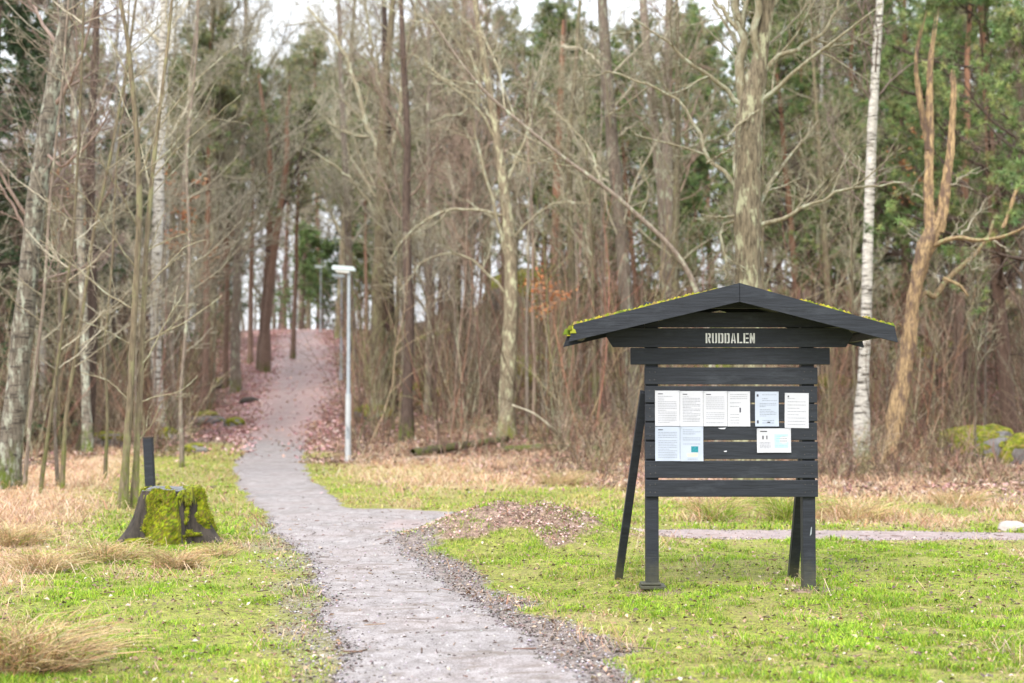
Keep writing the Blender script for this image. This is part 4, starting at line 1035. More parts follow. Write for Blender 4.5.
def stand(name, parts, px, d, label, cat='tree', group=None, s=1.0, rz=None, lean=(0, 0), xy=None, sz=None):
    """one thing: an Empty at the foot with copies of the trunk and crown meshes"""
    p = at(px, 400, d) if xy is None else xy
    X, Y = float(p[0]), float(d if xy is None else p[1])
    z = float(H(X, Y))
    r = empty(name, (X, Y, z - .02), label, cat, group)
    r.rotation_euler = (lean[0], lean[1], rng.random() * 6.28 if rz is None else rz)
    r.rotation_mode = 'XYZ'; r.scale = (s, s, s if sz is None else sz)
    for nm, me in parts:
        o = bpy.data.objects.new(nm, me); COL.objects.link(o); o.parent = r
    return r

# hero trees built from explicit trunk and limb courses -----------------------
def hero(name, label, d, trunk, limbs, bark_, twig, sides=16, m2=6, m3=6, m4=3, cat='tree', extra_top=9, gnarl=.04, tw=.006, seed=1, depth=0.6, baseY=None, rmin1=.012, group=None):
    """trunk / limbs: lists of (px, py, width_px); limbs may carry a depth slope"""
    rg = np.random.default_rng(seed)
    b0 = at(trunk[0][0], trunk[0][1], d); z0 = float(H(b0[0], b0[1])); origin = np.array([b0[0], b0[1], z0])
    root = empty(name, tuple(origin), label, cat, group)
    mpp = d / FPX
    def course(c, n, dz=0.0, start_depth=0.0):
        pts = []
        for k, q in enumerate(c):
            f = k / max(1, len(c) - 1)
            p = at(q[0], q[1], d + start_depth + dz * f); pts.append(list(p - origin) + [q[2] * mpp / 2])
        A = resample(pts, n); return A[:, :3], A[:, 3] * (1 if n == 40 else .68)
    P, R = course(trunk, 40); P[0, 2] = -.3; R = R.copy(); R[:4] *= np.array([1.45, 1.3, 1.15, 1.05])
    tb = Bag(); 
    wob = 1 + gnarl * np.sin(np.arange(40) * 1.3) * rg.uniform(.3, 1, 40)
    tb.tubes(P[None], (R * wob)[None], sides); tk = tb.build('trunk', M[bark_], root)
    me = tk.data; co_ = np.empty(len(me.vertices) * 3, np.float32); me.vertices.foreach_get('co', co_); co_ = co_.reshape(-1, 3)
    cidx = np.repeat(np.arange(40), sides); nrm = unit(co_ - P[cidx]); h_ = fbm(co_[:, 2] * 2.5 + nrm[:, 0] * 1.5, nrm[:, 1] * 1.5 + nrm[:, 0] + 7, 3) - .5
    co_ = co_ + nrm * (h_ * R[cidx] * gnarl * 7)[:, None]; me.vertices.foreach_set('co', co_.ravel().astype(np.float32)); me.update()
    cr = Bag(); Bs = []; Rs = []
    for k, l in enumerate(limbs):
        dz = rg.uniform(-depth, depth) * 2; q, r_ = course(l, 14, dz); q = q + np.concatenate([np.zeros((1, 3)), rg.normal(size=(13, 3)) * r_.max() * .5]); 
        cr.tubes(q[None], r_[None], 8); Bs.append(q); Rs.append(r_)
    if name == 'sapling': extra_top = 5
    if extra_top:
        t = rg.uniform(.35, .98, extra_top); Lx = (P[-1, 2] - P[0, 2]) * .22 * rg.uniform(.5, 1.2, extra_top)
        Q, RQ = grow(P[None], R[None], np.zeros(extra_top, int), t, Lx, rg.uniform(.5, 1.2, extra_top), 14, .4, .07, .22, rmin1, .25, rg, azbias=np.array([0, .4, 0]))
        cr.tubes(Q, RQ, 6); Bs += list(Q); Rs += list(RQ)
    if Bs and m2:
        B = np.array(Bs); Rr = np.array(Rs)
        for m, K, lf, sd_, wb in ((m2, 7, .42, 4, .10), (m3, 5, .5, 3, .12), (m4, 3, .55, 3, .14)):
            if not m: break
            pi = np.repeat(np.arange(len(B)), m); t = rg.uniform(.15, 1, len(pi)); Lp = np.minimum(np.linalg.norm(np.diff(B, axis=1), axis=2).sum(1), 6)[pi]
            B, Rr = grow(B, Rr, pi, t, Lp * lf * (1.1 - .5 * t) * rg.uniform(.4, 1.3, len(pi)), rg.uniform(.4, 1.0, len(pi)), K, .25, wb, .6, tw, .45, rg)
            cr.tubes(B, Rr, sd_)
    if cr.V: cr.build('branches', M[twig], root)
    return root

# big pale tree behind the notice board
hero('broadleaf_tree', 'stout lichen-covered bare tree rising right behind the notice board roof', 25,
     [(752, 470, 29.24), (749, 300, 26.66), (748, 240, 26.66), (747, 180, 25.80), (749, 140, 25.80), (750, 105, 24.94), (760, 60, 14.62), (768, 10, 13.76), (772, -60, 11.18), (775, -140, 8.00)],
     [[(745, 120, 17.20), (741, 60, 14.62), (736, 10, 12.90), (728, -60, 11.00), (720, -130, 6.00)],
      [(750, 90, 12.04), (757, 40, 11.18), (756, -10, 11.00), (752, -80, 7.00)],
      [(745, 106, 9.00), (728, 92, 7.00), (712, 80, 6.00), (694, 68, 5.00), (668, 40, 3.50), (630, 18, 2.50)],
      [(764, 72, 9.00), (778, 55, 7.00), (800, 48, 6.50), (822, 38, 6.00), (834, 18, 4.00), (842, -20, 3.00)],
      [(744, 195, 8.00), (728, 178, 6.50), (708, 162, 6.00), (700, 135, 5.50), (688, 108, 4.50), (668, 92, 4.00), (640, 80, 3.50), (606, 70, 2.50)],
      [(707, 163, 4.00), (720, 155, 3.50), (732, 148, 2.50)],
      [(757, 226, 8.00), (775, 224, 6.50), (790, 214, 5.50), (808, 206, 5.00), (826, 200, 4.50), (845, 187, 4.00), (880, 184, 3.00), (905, 182, 2.20)],
      [(765, 90, 6.00), (762, 105, 5.00), (748, 118, 5.00), (734, 128, 4.00), (728, 140, 3.00)],
      [(742, 222, 6.00), (726, 220, 5.00), (718, 235, 4.00), (728, 262, 4.00), (724, 280, 3.00)],
      [(741, 214, 4.00), (722, 218, 3.50), (700, 214, 3.00)],
      [(738, 30, 7.00), (715, 0, 6.00), (690, -40, 4.00)], [(766, 20, 7.00), (790, -20, 6.00), (810, -60, 4.00)]],
     'bark_lichen', 'twig_green', seed=4, m2=7, m3=6, m4=3, gnarl=.07, extra_top=10)

# dead snag
def snag():
    d = 30; o0 = at(886, 474, d); z0 = float(H(o0[0], o0[1])); org = np.array([o0[0], o0[1], z0])
    root = empty('dead_tree', tuple(org), 'broken orange-brown dead tree, barkless and forked, right of the notice board', 'dead tree')
    rg = np.random.default_rng(12); mpp = d / FPX
    def limb(c, n=36, sides=16, mat='snag', name='trunk', jag=True, dz=0, tear=.25, parent=root):
        pts = [list(at(q[0], q[1], d + dz * k / max(1, len(c) - 1)) - org) + [q[2] * mpp / 2] for k, q in enumerate(c)]
        A = resample(pts, n); P, R = A[:, :3], A[:, 3]; b = Bag(); b.tubes(P[None], R[None], sides)
        V = b.V[0].reshape(n, sides, 3); ph = np.arange(sides) * 2 * PI / sides
        prof = 1 + .10 * np.sin(ph * 3 + 1) + .08 * np.sin(ph * 5 + 2)
        tw_ = np.arange(n)[:, None] * .06
        prof = 1 + .16 * np.sin(ph[None] * 3 + 1 + tw_) + .13 * np.sin(ph[None] * 5 + 2 - tw_) + .10 * np.sin(np.arange(n)[:, None] * 1.9 + 2 * ph[None]) + .24 * (fbm(np.arange(n)[:, None] * .35 + 0 * ph[None], ph[None] * 2.0, 3) - .5) * 2
        V = P[:, None] + (V - P[:, None]) * prof[..., None]
        if jag:
            T_ = unit(P[-1] - P[-2]); j = rg.uniform(-1, 1.3, sides) * tear
            for q, w_ in ((-1, 1), (-2, .6), (-3, .3)): V[q] += T_ * (j * w_)[:, None]
        b.V = [V.reshape(-1, 3)]
        if jag: b.add([P[-1] - unit(P[-1] - P[-2]) * tear], None, None); b.F3.append(np.array([[(n - 1) * sides + i, (n - 1) * sides + (i + 1) % sides, n * sides] for i in range(sides)]))
        return b.build(name, M[mat], parent, smooth=True)
    limb([(886, 478, 19.01), (890, 455, 15.49), (898, 410, 15.49), (905, 370, 14.08), (911, 330, 13.38), (914, 300, 13.38), (920, 270, 14.08), (927, 243, 17.60), (935, 228, 15.49), (938, 218, 11.26)], jag=False)
    limb([(933, 238, 12.67), (929, 215, 9.86), (929, 180, 7.74), (930, 150, 7.74), (930, 110, 7.74), (930, 70, 5.63), (932, 48, 4.93), (934, 33, 2.82)], name='limb', tear=.55)
    limb([(929, 150, 7.04), (925, 125, 6.34), (920, 100, 5.63), (916, 70, 4.22), (917, 50, 3.52), (920, 36, 2.82)], name='limb', tear=.5)
    limb([(938, 232, 11.26), (944, 205, 9.86), (947, 180, 8.45), (951, 150, 7.04), (953, 115, 6.34), (954, 90, 5.63), (953, 78, 4.93)], name='limb', tear=.2)
    limb([(930, 248, 4.75), (945, 240, 4.75), (962, 237, 4.22), (975, 241, 3.70), (1000, 238, 3.17), (1020, 230, 2.64), (1042, 215, 2.11)], 30, 10, 'snag_bark', 'limb', False, -1.5)
    limb([(918, 300, 4.75), (926, 290, 4.75), (934, 300, 5.28), (945, 282, 4.75), (960, 268, 4.75), (975, 255, 4.22), (990, 235, 3.17), (993, 222, 2.64)], 30, 10, 'snag_bark', 'limb', True, 1.2, .1)
    limb([(1003, 228, 3.17), (1010, 210, 3.17), (1016, 190, 3.17), (1020, 186, 2.11)], 14, 8, 'snag', 'limb', True, 0, .1)
    limb([(914, 326, 4.22), (906, 330, 2.64), (898, 322, 1.85), (893, 334, 1.06)], 14, 8, 'snag', 'limb', False)
    limb([(943, 278, 3.17), (960, 285, 2.64), (968, 296, 1.58)], 12, 8, 'snag_bark', 'limb', False)
    # thin dead twigs
    B = []; 
    for s_, e_ in (((950, 240), (962, 215)), ((962, 237), (985, 200)), ((975, 241), (968, 262)), ((985, 237), (1010, 252)), ((940, 285), (925, 262)), ((965, 265), (985, 272)), ((925, 200), (905, 186)), ((948, 190), (975, 170)), ((930, 245), (905, 236))):
        p, q = at(*s_, d) - org, at(*e_, d + rg.uniform(-.8, .8)) - org; t = np.linspace(0, 1, 8)[:, None]
        B.append(p * (1 - t) + q * t + rg.normal(size=(8, 3)) * .04)
    B = np.array(B); Rr = np.linspace(.028, .008, 8)[None].repeat(len(B), 0); b = Bag(); b.tubes(B, Rr, 5)
    pi = np.repeat(np.arange(len(B)), 7); B2, R2 = grow(B, Rr, pi, rg.uniform(.2, 1, len(pi)), rg.uniform(.2, .7, len(pi)), rg.uniform(.4, 1, len(pi)), 5, .1, .15, .6, .006, .5, rg); b.tubes(B2, R2, 3)
    b.build('branches', M['twig_grey'], root)
snag()

# birch right of the notice board
hero('birch_tree', 'slender white birch with dark bands just right of the notice board roof', 35,
     [(861, 428, 12.51), (863, 385, 10.95), (867, 300, 10.95), (868, 240, 10.17), (870, 190, 10.17), (872, 130, 9.77), (876, 60, 8.60), (880, 0, 7.82), (883, -80, 5.47), (885, -160, 3.13)],
     [[(870, 100, 3.13), (850, 70, 2.35), (830, 52, 1.95), (806, 45, 1.56)], [(873, 100, 3.13), (892, 80, 2.35), (915, 60, 1.95), (940, 58, 1.56)], [(868, 210, 2.35), (850, 190, 1.95), (842, 150, 1.56)],
      [(877, 40, 3.13), (868, 10, 2.35), (860, -30, 1.56)], [(871, 185, 2.74), (893, 181, 2.35), (915, 187, 1.56)], [(874, 70, 3.13), (860, 30, 2.66), (866, -10, 1.95)]],
     'bark_birch', 'twig_dark', sides=12, m2=6, m3=5, m4=2, gnarl=.03, seed=6)

# twin-stemmed sapling in front of the left wood edge
hero('sapling', 'slender bare sapling with olive bark, left stem of the pair beside the mossy stump', 21.5,
     [(123, 512, 9.35), (124, 480, 7.65), (128, 430, 6.80), (132, 360, 6.80), (135, 300, 6.38), (138, 250, 6.38), (140, 200, 5.95), (138, 150, 5.52), (133, 90, 5.10), (128, 40, 4.25), (120, 0, 3.82), (110, -60, 2.55)],
     [[(137, 270, 2.55), (112, 235, 2.12), (85, 195, 1.70), (50, 170, 1.27)], [(139, 230, 2.55), (120, 190, 2.12), (100, 160, 1.70)], [(135, 310, 2.55), (108, 295, 2.04), (80, 270, 1.70), (40, 240, 1.27)], [(132, 345, 2.21), (105, 330, 1.70), (75, 318, 1.36)],
      [(138, 180, 2.55), (155, 140, 2.12), (165, 90, 1.70)], [(133, 85, 2.55), (118, 55, 2.12), (100, 20, 1.70)], [(129, 400, 2.04), (108, 380, 1.70), (80, 372, 1.27)]],
     'bark_mossy', 'twig_green', sides=10, m2=4, m3=4, m4=0, gnarl=.05, tw=.004, seed=21, depth=.5)
hero('sapling', 'slender bare sapling, right stem of the pair, with long twigs over the path bank', 21.7,
     [(134, 512, 7.65), (135, 480, 6.80), (138, 430, 5.95), (141, 370, 5.52), (144, 300, 5.10), (146, 250, 5.10), (150, 200, 4.67), (156, 140, 4.25), (165, 70, 3.40), (172, 0, 2.98), (178, -60, 2.12)],
     [[(142, 345, 2.89), (160, 334, 2.55), (180, 325, 2.21), (200, 312, 1.87), (222, 296, 1.36)], [(141, 365, 2.72), (152, 350, 2.55), (160, 334, 2.21), (172, 310, 1.70), (186, 290, 1.36)], [(144, 290, 2.38), (165, 268, 2.12), (185, 245, 1.70), (206, 240, 1.19)],
      [(140, 402, 2.04), (160, 396, 1.70), (180, 392, 1.36), (198, 376, 1.02)], [(147, 250, 2.21), (168, 240, 1.87), (190, 232, 1.36)], [(143, 265, 2.21), (153, 240, 1.87), (165, 210, 1.53)], [(138, 440, 1.70), (152, 425, 1.53), (162, 400, 1.10)],
      [(152, 180, 2.21), (175, 150, 1.70), (205, 125, 1.27), (240, 95, 1.02)], [(158, 130, 2.04), (190, 85, 1.70), (230, 50, 1.27), (262, 30, 0.85)]],
     'bark_mossy', 'twig_green', sides=10, m2=4, m3=4, m4=0, gnarl=.05, tw=.004, seed=22, depth=.5)

# old birch at the left edge
hero('birch_tree', 'big old birch with flaking lichen bark and a mossy foot at the left edge', 26,
     [(5, 495, 24.60), (10, 450, 22.14), (18, 380, 21.32), (24, 320, 20.50), (30, 260, 19.68), (38, 190, 18.86), (48, 120, 17.22), (58, 60, 15.58), (72, 0, 13.94), (84, -60, 9.84)],
     [[(50, 110, 7.38), (70, 85, 5.74), (85, 50, 4.10), (95, 0, 2.46)], [(32, 240, 4.92), (10, 200, 4.10), (-15, 160, 2.46)], [(44, 150, 4.92), (60, 170, 4.10), (85, 150, 3.28), (110, 110, 2.05)], [(24, 310, 3.28), (45, 280, 2.46), (62, 240, 1.64)], [(60, 50, 6.56), (40, 20, 4.92), (20, -20, 3.28)]],
     'bark_birch_old', 'twig_dark', m2=6, m3=5, m4=3, seed=31)
# paler birch stems left of the path
hero('birch_tree', 'pale straight birch stem rising behind the twin saplings left of the path', 44,
     [(160, 446, 12), (158, 400, 11), (155, 330, 11), (157, 260, 11), (159, 180, 10.5), (162, 100, 10), (164, 30, 9), (166, -60, 7), (168, -150, 4)],
     [[(160, 150, 3), (180, 120, 2.4), (200, 80, 1.6)], [(161, 110, 3), (140, 70, 2.4), (125, 30, 1.6)], [(163, 40, 3), (185, 10, 2), (200, -30, 1.5)]],
     'bark_birch', 'twig_grey', 12, m2=7, m3=6, m4=3, seed=32)
hero('birch_tree', 'thin pale birch leaning left between the old edge birch and the saplings', 38,
     [(88, 452, 9), (86, 400, 8.5), (84, 330, 8.5), (82, 260, 8), (78, 190, 7), (74, 110, 6), (72, 30, 5), (70, -60, 3)],
     [[(82, 240, 3), (60, 200, 2), (45, 170, 1.5)], [(76, 150, 3), (95, 110, 2), (110, 70, 1.5)]],
     'bark_birch_old', 'twig_dark', 12, m2=7, m3=5, m4=3, seed=33)
hero('broadleaf_tree', 'dark mossy-footed trunk leaning right at the left wood edge beyond the dead grass', 38.5,
     [(82, 462, 14), (88, 430, 12), (91, 380, 11), (92, 320, 10.5), (92, 260, 10), (90, 200, 9), (92, 120, 8), (96, 40, 7), (98, -60, 4)],
     [[(92, 220, 4), (110, 190, 3), (120, 150, 2)], [(92, 130, 4), (75, 100, 3), (60, 50, 2)]],
     'bark_dark', 'twig_dark', 12, m2=7, m3=6, m4=3, seed=34)
# multi stem thicket at left edge
for k, (pts, wd, d, lab) in enumerate([
    ([(40, 492), (50, 420), (62, 330), (74, 230), (80, 120), (84, 0), (86, -60)], 5, 25, 'leaning bare sapling starting just right of the old birch foot'),
    ([(24, 490), (32, 400), (44, 300), (50, 200), (62, 90), (70, -20)], 5, 25.5, 'bare sapling hugging the right side of the old edge birch'),
    ([(62, 485), (66, 410), (80, 330), (92, 240), (112, 150), (128, 60), (140, -30)], 5.5, 26, 'bare sapling sweeping right across the thicket left of the twin saplings'),
    ([(58, 486), (54, 420), (60, 330), (58, 240), (66, 150), (60, 40), (55, -40)], 4.5, 27, 'upright bare sapling midway between the old birch and the twin saplings'),
    ([(105, 470), (108, 420), (104, 350), (112, 270), (116, 170), (126, 80), (130, -20)], 4, 29, 'thin dark sapling just left of the twin sapling pair'),
    ([(182, 455), (180, 400), (186, 330), (190, 250), (186, 160), (196, 60), (200, -30)], 5, 34, 'thin bare sapling between the pale birch stem and the climbing path')]):
    rg = np.random.default_rng(50 + k); n = len(pts); limbs = []
    for j in range(9):
        f = rg.uniform(.25, .95); i = int(f * (n - 1)); fr = f * (n - 1) - i
        x0 = pts[i][0] * (1 - fr) + pts[i + 1][0] * fr; y0 = pts[i][1] * (1 - fr) + pts[i + 1][1] * fr; s_ = 1 if rg.random() < .6 else -1; l_ = rg.uniform(25, 75)
        limbs.append([(x0, y0, 2), (x0 + s_ * l_ * .5, y0 - l_ * .35, 1.5), (x0 + s_ * l_, y0 - l_ * .9, 1)])
    hero('sapling', lab, d, [(x, y, wd * .78 * (1 - .5 * i / n)) for i, (x, y) in enumerate(pts)], limbs, 'bark_grey' if k % 2 else 'bark_mossy', 'twig_grey', 8, m2=5, m3=4, m4=0, tw=.004, seed=60 + k, depth=.8, rmin1=.006)

# reddish pine pair on the bank left of the path top
hero('pine_tree', 'reddish pine trunk on the path bank, left one of a close pair', 73,
     [(262, 356, 8.58), (263, 320, 7.02), (268, 260, 6.63), (270, 210, 6.24), (271, 170, 5.85), (268, 140, 4.68), (262, 100, 3.90), (258, 70, 2.34)],
     [[(270, 180, 3.12), (258, 165, 2.34), (240, 160, 1.56), (225, 150, 1.17)], [(271, 160, 3.12), (285, 140, 2.34), (300, 120, 1.56)], [(266, 120, 2.34), (250, 105, 1.56), (240, 92, 1.09)]],
     'bark_pine', 'bark_dark', 12, m2=5, m3=4, m4=0, seed=41)
hero('pine_tree', 'dark reddish pine trunk forking high, right one of the pair on the path bank', 71,
     [(265, 358, 8.58), (267, 320, 7.80), (273, 260, 7.41), (278, 225, 7.02), (283, 190, 6.24), (287, 160, 5.46), (287, 120, 3.90), (290, 85, 2.34)],
     [[(280, 215, 3.90), (290, 190, 3.51), (298, 165, 3.12), (304, 140, 2.34), (310, 110, 1.56)], [(287, 155, 3.12), (275, 130, 2.34), (262, 118, 1.56)], [(297, 170, 2.34), (315, 158, 1.56), (330, 150, 1.09)]],
     'bark_pine', 'bark_dark', 12, m2=5, m3=4, m4=0, seed=42)
# centre trunks
hero('broadleaf_tree', 'big grey tree with a lichen-blotched trunk behind the dark fallen log', 40,
     [(507, 452, 18.12), (506, 400, 15.33), (510, 340, 15.33), (512, 280, 13.94), (509, 225, 11.85), (503, 180, 10.46), (496, 130, 8.36), (486, 70, 6.97), (476, 10, 5.58), (470, -70, 3.48)],
     [[(511, 270, 6.27), (500, 230, 5.58), (490, 190, 4.18), (478, 150, 3.48), (470, 110, 2.79)], [(508, 215, 4.88), (490, 215, 4.18), (460, 205, 3.48), (430, 215, 2.79), (405, 235, 2.09), (390, 262, 1.39)], [(505, 190, 4.88), (525, 140, 4.18), (540, 90, 3.48), (552, 40, 2.09)],
      [(511, 300, 4.18), (480, 262, 3.48), (450, 250, 2.79), (420, 262, 2.09), (400, 290, 1.39)], [(510, 240, 4.18), (535, 215, 3.48), (560, 200, 2.51), (590, 205, 1.39)], [(490, 90, 4.18), (465, 50, 3.48), (440, 20, 2.09)], [(500, 150, 4.18), (480, 110, 3.48), (452, 86, 2.79), (425, 70, 2.09)]],
     'bark_lichen', 'twig_green', m2=7, m3=6, m4=3, seed=43, gnarl=.05)
hero('broadleaf_tree', 'tall mossy-trunked tree forking above the lamp posts', 50,
     [(380, 425, 17), (378, 360, 15), (378, 300, 14), (381, 240, 14), (383, 190, 14), (382, 150, 12), (384, 100, 9), (390, 40, 7), (395, -30, 5), (398, -90, 3)],
     [[(382, 170, 9), (370, 130, 8), (358, 90, 7), (345, 55, 5.5), (325, 25, 4), (305, 5, 3)], [(383, 180, 8), (395, 140, 7), (402, 90, 6), (410, 40, 4), (420, -10, 3)], [(380, 220, 5), (360, 190, 4), (335, 165, 3), (312, 150, 2)], [(384, 150, 6), (410, 130, 5), (440, 120, 4), (470, 110, 2.5)],
      [(384, 100, 6), (372, 50, 5), (365, 0, 3)], [(381, 250, 4), (400, 230, 3.2), (425, 235, 2.5)]],
     'bark_mossy', 'twig_green', m2=7, m3=7, m4=3, seed=44)
hero('pine_tree', 'dark reddish trunk close right of the mossy forked tree above the lamp', 52,
     [(392, 425, 11), (391, 350, 10), (389, 280, 10), (387, 220, 9.5), (388, 150, 8), (386, 80, 7), (384, 0, 5)], [[(388, 140, 4), (405, 110, 3), (425, 90, 2)]], 'bark_dark', 'twig_dark', 12, m2=6, m3=6, m4=2, seed=45)
hero('broadleaf_tree', 'dark leaning trunk with red bark patches over the bare shrubs right of the lamp', 42,
     [(406, 440, 12), (408, 380, 10), (410, 320, 9), (407, 260, 9), (406, 200, 8), (408, 140, 7), (404, 70, 6), (400, -20, 4)], [[(407, 200, 4), (425, 180, 3), (440, 150, 2)], [(407, 150, 4), (390, 120, 3), (372, 80, 2)]], 'bark_dark', 'twig_brown', 12, m2=7, m3=6, m4=3, seed=46)
hero('pine_tree', 'straight pine with a pinkish trunk midway between lamp post and notice board', 55,
     [(553, 415, 13), (553, 350, 12), (555, 280, 11.5), (557, 220, 11), (559, 160, 10.5), (561, 110, 9), (563, 60, 7), (564, 20, 4)],
     [[(560, 130, 4), (580, 115, 3), (600, 110, 2)], [(561, 110, 4), (540, 92, 3), (525, 86, 2)]], 'bark_pine', 'bark_dark', 12, m2=4, m3=4, m4=0, seed=47)
hero('broadleaf_tree', 'thin yellow-green mossy trunk beside the pink pine left of the notice board', 43,
     [(568, 440, 9), (571, 380, 8.5), (573, 320, 8), (571, 260, 7.5), (570, 200, 7), (568, 150, 6), (574, 90, 5), (580, 0, 3)], [[(571, 230, 4), (585, 200, 3), (600, 190, 2)], [(570, 190, 4), (555, 160, 3), (545, 130, 2)]], 'bark_mossy', 'twig_green', 12, m2=7, m3=6, m4=2, seed=48)
hero('pine_tree', 'grey-brown straight trunk rising left of the notice board roof', 41,
     [(636, 430, 17), (632, 360, 15), (626, 290, 14), (620, 220, 13), (613, 150, 13), (607, 80, 12), (602, 0, 10), (598, -80, 7)], [[(612, 140, 4), (640, 120, 3), (660, 112, 2)], [(606, 70, 5), (585, 50, 4), (560, 45, 3)]], 'bark_grey', 'twig_grey', 12, m2=7, m3=6, m4=3, seed=49)
hero('broadleaf_tree', 'brown trunk, left one of two behind the notice board roof', 46,
     [(670, 420, 14), (668, 330, 12), (666, 250, 11), (662, 190, 11), (655, 130, 10), (648, 60, 9), (642, -10, 7), (640, -80, 5)], [[(656, 140, 4), (640, 120, 3), (620, 90, 2)]], 'bark_grey', 'twig_brown', 12, m2=8, m3=6, m4=3, seed=51)
hero('broadleaf_tree', 'brown trunk, right one of two standing behind the notice board roof', 45,
     [(674, 420, 13), (672, 330, 12), (670, 250, 12), (668, 190, 11), (667, 130, 11), (668, 60, 9), (670, -10, 8), (671, -80, 5)], [[(667, 90, 4), (690, 60, 3), (705, 20, 2)], [(669, 150, 4), (690, 120, 3), (700, 90, 2)]], 'bark_grey', 'twig_brown', 12, m2=8, m3=6, m4=3, seed=52)
hero('broadleaf_tree', 'leaning dark bare tree crossing diagonally from behind the notice board to upper left', 31,
     [(720, 440, 6.70), (708, 330, 6.14), (690, 270, 5.58), (664, 238, 4.74), (640, 218, 4.46), (610, 190, 4.18), (580, 170, 3.90), (560, 155, 3.63), (535, 135, 3.35), (505, 110, 3.35), (480, 88, 2.79), (455, 55, 2.51), (432, 20, 2.23), (405, -20, 1.68)],
     [[(600, 183, 2.23), (592, 150, 1.68), (570, 125, 1.40), (548, 108, 1.12)], [(505, 110, 1.95), (500, 70, 1.68), (480, 30, 1.12)], [(560, 155, 1.68), (530, 165, 1.34), (505, 150, 1.12)], [(475, 84, 1.68), (445, 80, 1.34), (415, 60, 1.12)], [(640, 218, 1.68), (650, 190, 1.34), (640, 160, 1.12)]],
     'bark_grey', 'twig_green', 10, m2=4, m3=4, m4=2, seed=53, depth=.8)
# right edge pine
def leafy_pine(name, label, d, px, parts, s, **k): return stand(name, parts, px, d, label, 'pine', None, s, **k)

# ------------------------------------------------------------------ prototypes (mesh data shared by the copies)
PB = [bare_meshes(101, 19, .17, .20, 34, .27, nm='grey_tree', tw=.0075), bare_meshes(102, 17, .15, .22, 32, .30, (.4, .9), .7, twig='twig_brown', nm='brown_tree', tw=.0075),
      bare_meshes(103, 20, .19, .18, 30, .28, (.45, 1.0), .6, bark_='bark_lichen', twig='twig_green', nm='lichen_tree', forks=1, tw=.0075),
      bare_meshes(104, 18, .16, .18, 34, .28, (.5, 1.1), .5, bark_='bark_mossy', twig='twig_green', nm='mossy_tree', tw=.0075),
      bare_meshes(105, 16, .13, .2, 30, .26, (.5, 1.1), .4, bark_='bark_dark', twig='twig_dark', nm='dark_tree', forks=1, tw=.0075)]
PBI = bare_meshes(106, 18, .14, .30, 34, .22, (.5, 1.0), .1, bark_='bark_birch', twig='twig_dark', nm='birch', tw=.006)
PS = [bare_meshes(111, 9, .045, .25, 16, .28, (.35, .8), .5, 6, 4, 0, 'bark_grey', 'twig_grey', .03, 'thin_a', tw=.006), bare_meshes(112, 8, .04, .2, 16, .30, (.4, .9), .5, 6, 5, 0, 'twig_brown', 'twig_brown', .04, 'thin_b', tw=.006),
      bare_meshes(113, 11, .055, .3, 18, .24, (.35, .8), .5, 6, 5, 0, 'bark_mossy', 'twig_green', .03, 'thin_c', tw=.006)]
PP = [pine_meshes(121, 17, .17, .50, 44, .21, 2, 20, .19, .027, nm='pine_a'), pine_meshes(122, 16, .16, .45, 46, .22, 2, 20, .19, .027, nm='pine_b'), pine_meshes(123, 18, .18, .55, 40, .20, 2, 20, .2, .027, nm='pine_c')]
PLOW = pine_meshes(125, 17, .19, .24, 60, .25, 2, 26, .18, .025, nm='low_pine', cols=[(.13, .20, .08), (.18, .26, .10), (.24, .31, .12), (.33, .37, .15)])
PF = [spruce_meshes(131, 15, .16), spruce_meshes(132, 12, .13, .22, 100)]
YPINE = pine_meshes(124, 9, .10, .12, 60, .28, nm='young_pine', cols=[(.16, .25, .10), (.20, .30, .11), (.26, .32, .14)], nn=26)
PSH = [shrub_meshes(141, 4.2, 10, .40), shrub_meshes(142, 3.2, 12, .5, 'twig_grey', 'shrub_b'), shrub_meshes(143, 5.2, 8, .35, 'twig_green', 'shrub_c')]

def zone(px):
    for hi, t in ((60, 'behind the old edge birch'), (112, 'in the thicket left of the twin saplings'), (165, 'behind the twin saplings'), (232, 'left of the climbing path'), (292, 'above the path bank'),
                  (342, 'beyond the top of the path'), (392, 'behind the lamp posts'), (440, 'just right of the lamp posts'), (500, 'left of the lichened log tree'), (548, 'right of the lichened log tree'), (600, 'near the pinkish pine'),
                  (680, 'left of the notice board roof peak'), (760, 'behind the notice board roof peak'), (845, 'over the right roof slope'), (900, 'near the slender birch'), (960, 'behind the dead snag'), (2000, 'right of the dead snag')):
        if px < hi: return t
DEPTH = lambda d: 'near the edge' if d < 44 else 'in mid wood' if d < 62 else 'deep in the wood' if d < 85 else 'far up the slope'
KN = {'grey': ('broadleaf_tree', 'bare grey tree', 'tree', 'bare trees of the wood'), 'brown': ('broadleaf_tree', 'bare brown-twigged tree', 'tree', 'bare trees of the wood'),
      'lichen': ('broadleaf_tree', 'forked pale lichened tree', 'tree', 'bare trees of the wood'), 'mossy': ('broadleaf_tree', 'bare green-mossed tree', 'tree', 'bare trees of the wood'),
      'dark': ('broadleaf_tree', 'bare dark forked tree', 'tree', 'bare trees of the wood'), 'birch': ('birch_tree', 'white-stemmed birch', 'tree', 'birches of the wood'),
      'thin': ('sapling', 'thin bare sapling', 'sapling', 'saplings of the thicket'), 'pine': ('pine_tree', 'tall green-crowned pine', 'pine', 'pines of the wood'),
      'lowpine': ('pine_tree', 'low-branched green pine', 'pine', 'pines of the wood'), 'spruce': ('spruce_tree', 'dark green spruce', 'spruce', 'spruces of the wood'), 'ypine': ('pine_tree', 'bushy green young pine', 'pine', 'young pines'), 'shrub': ('shrub', 'leafless multi-stemmed shrub', 'shrub', 'bare shrubs')}
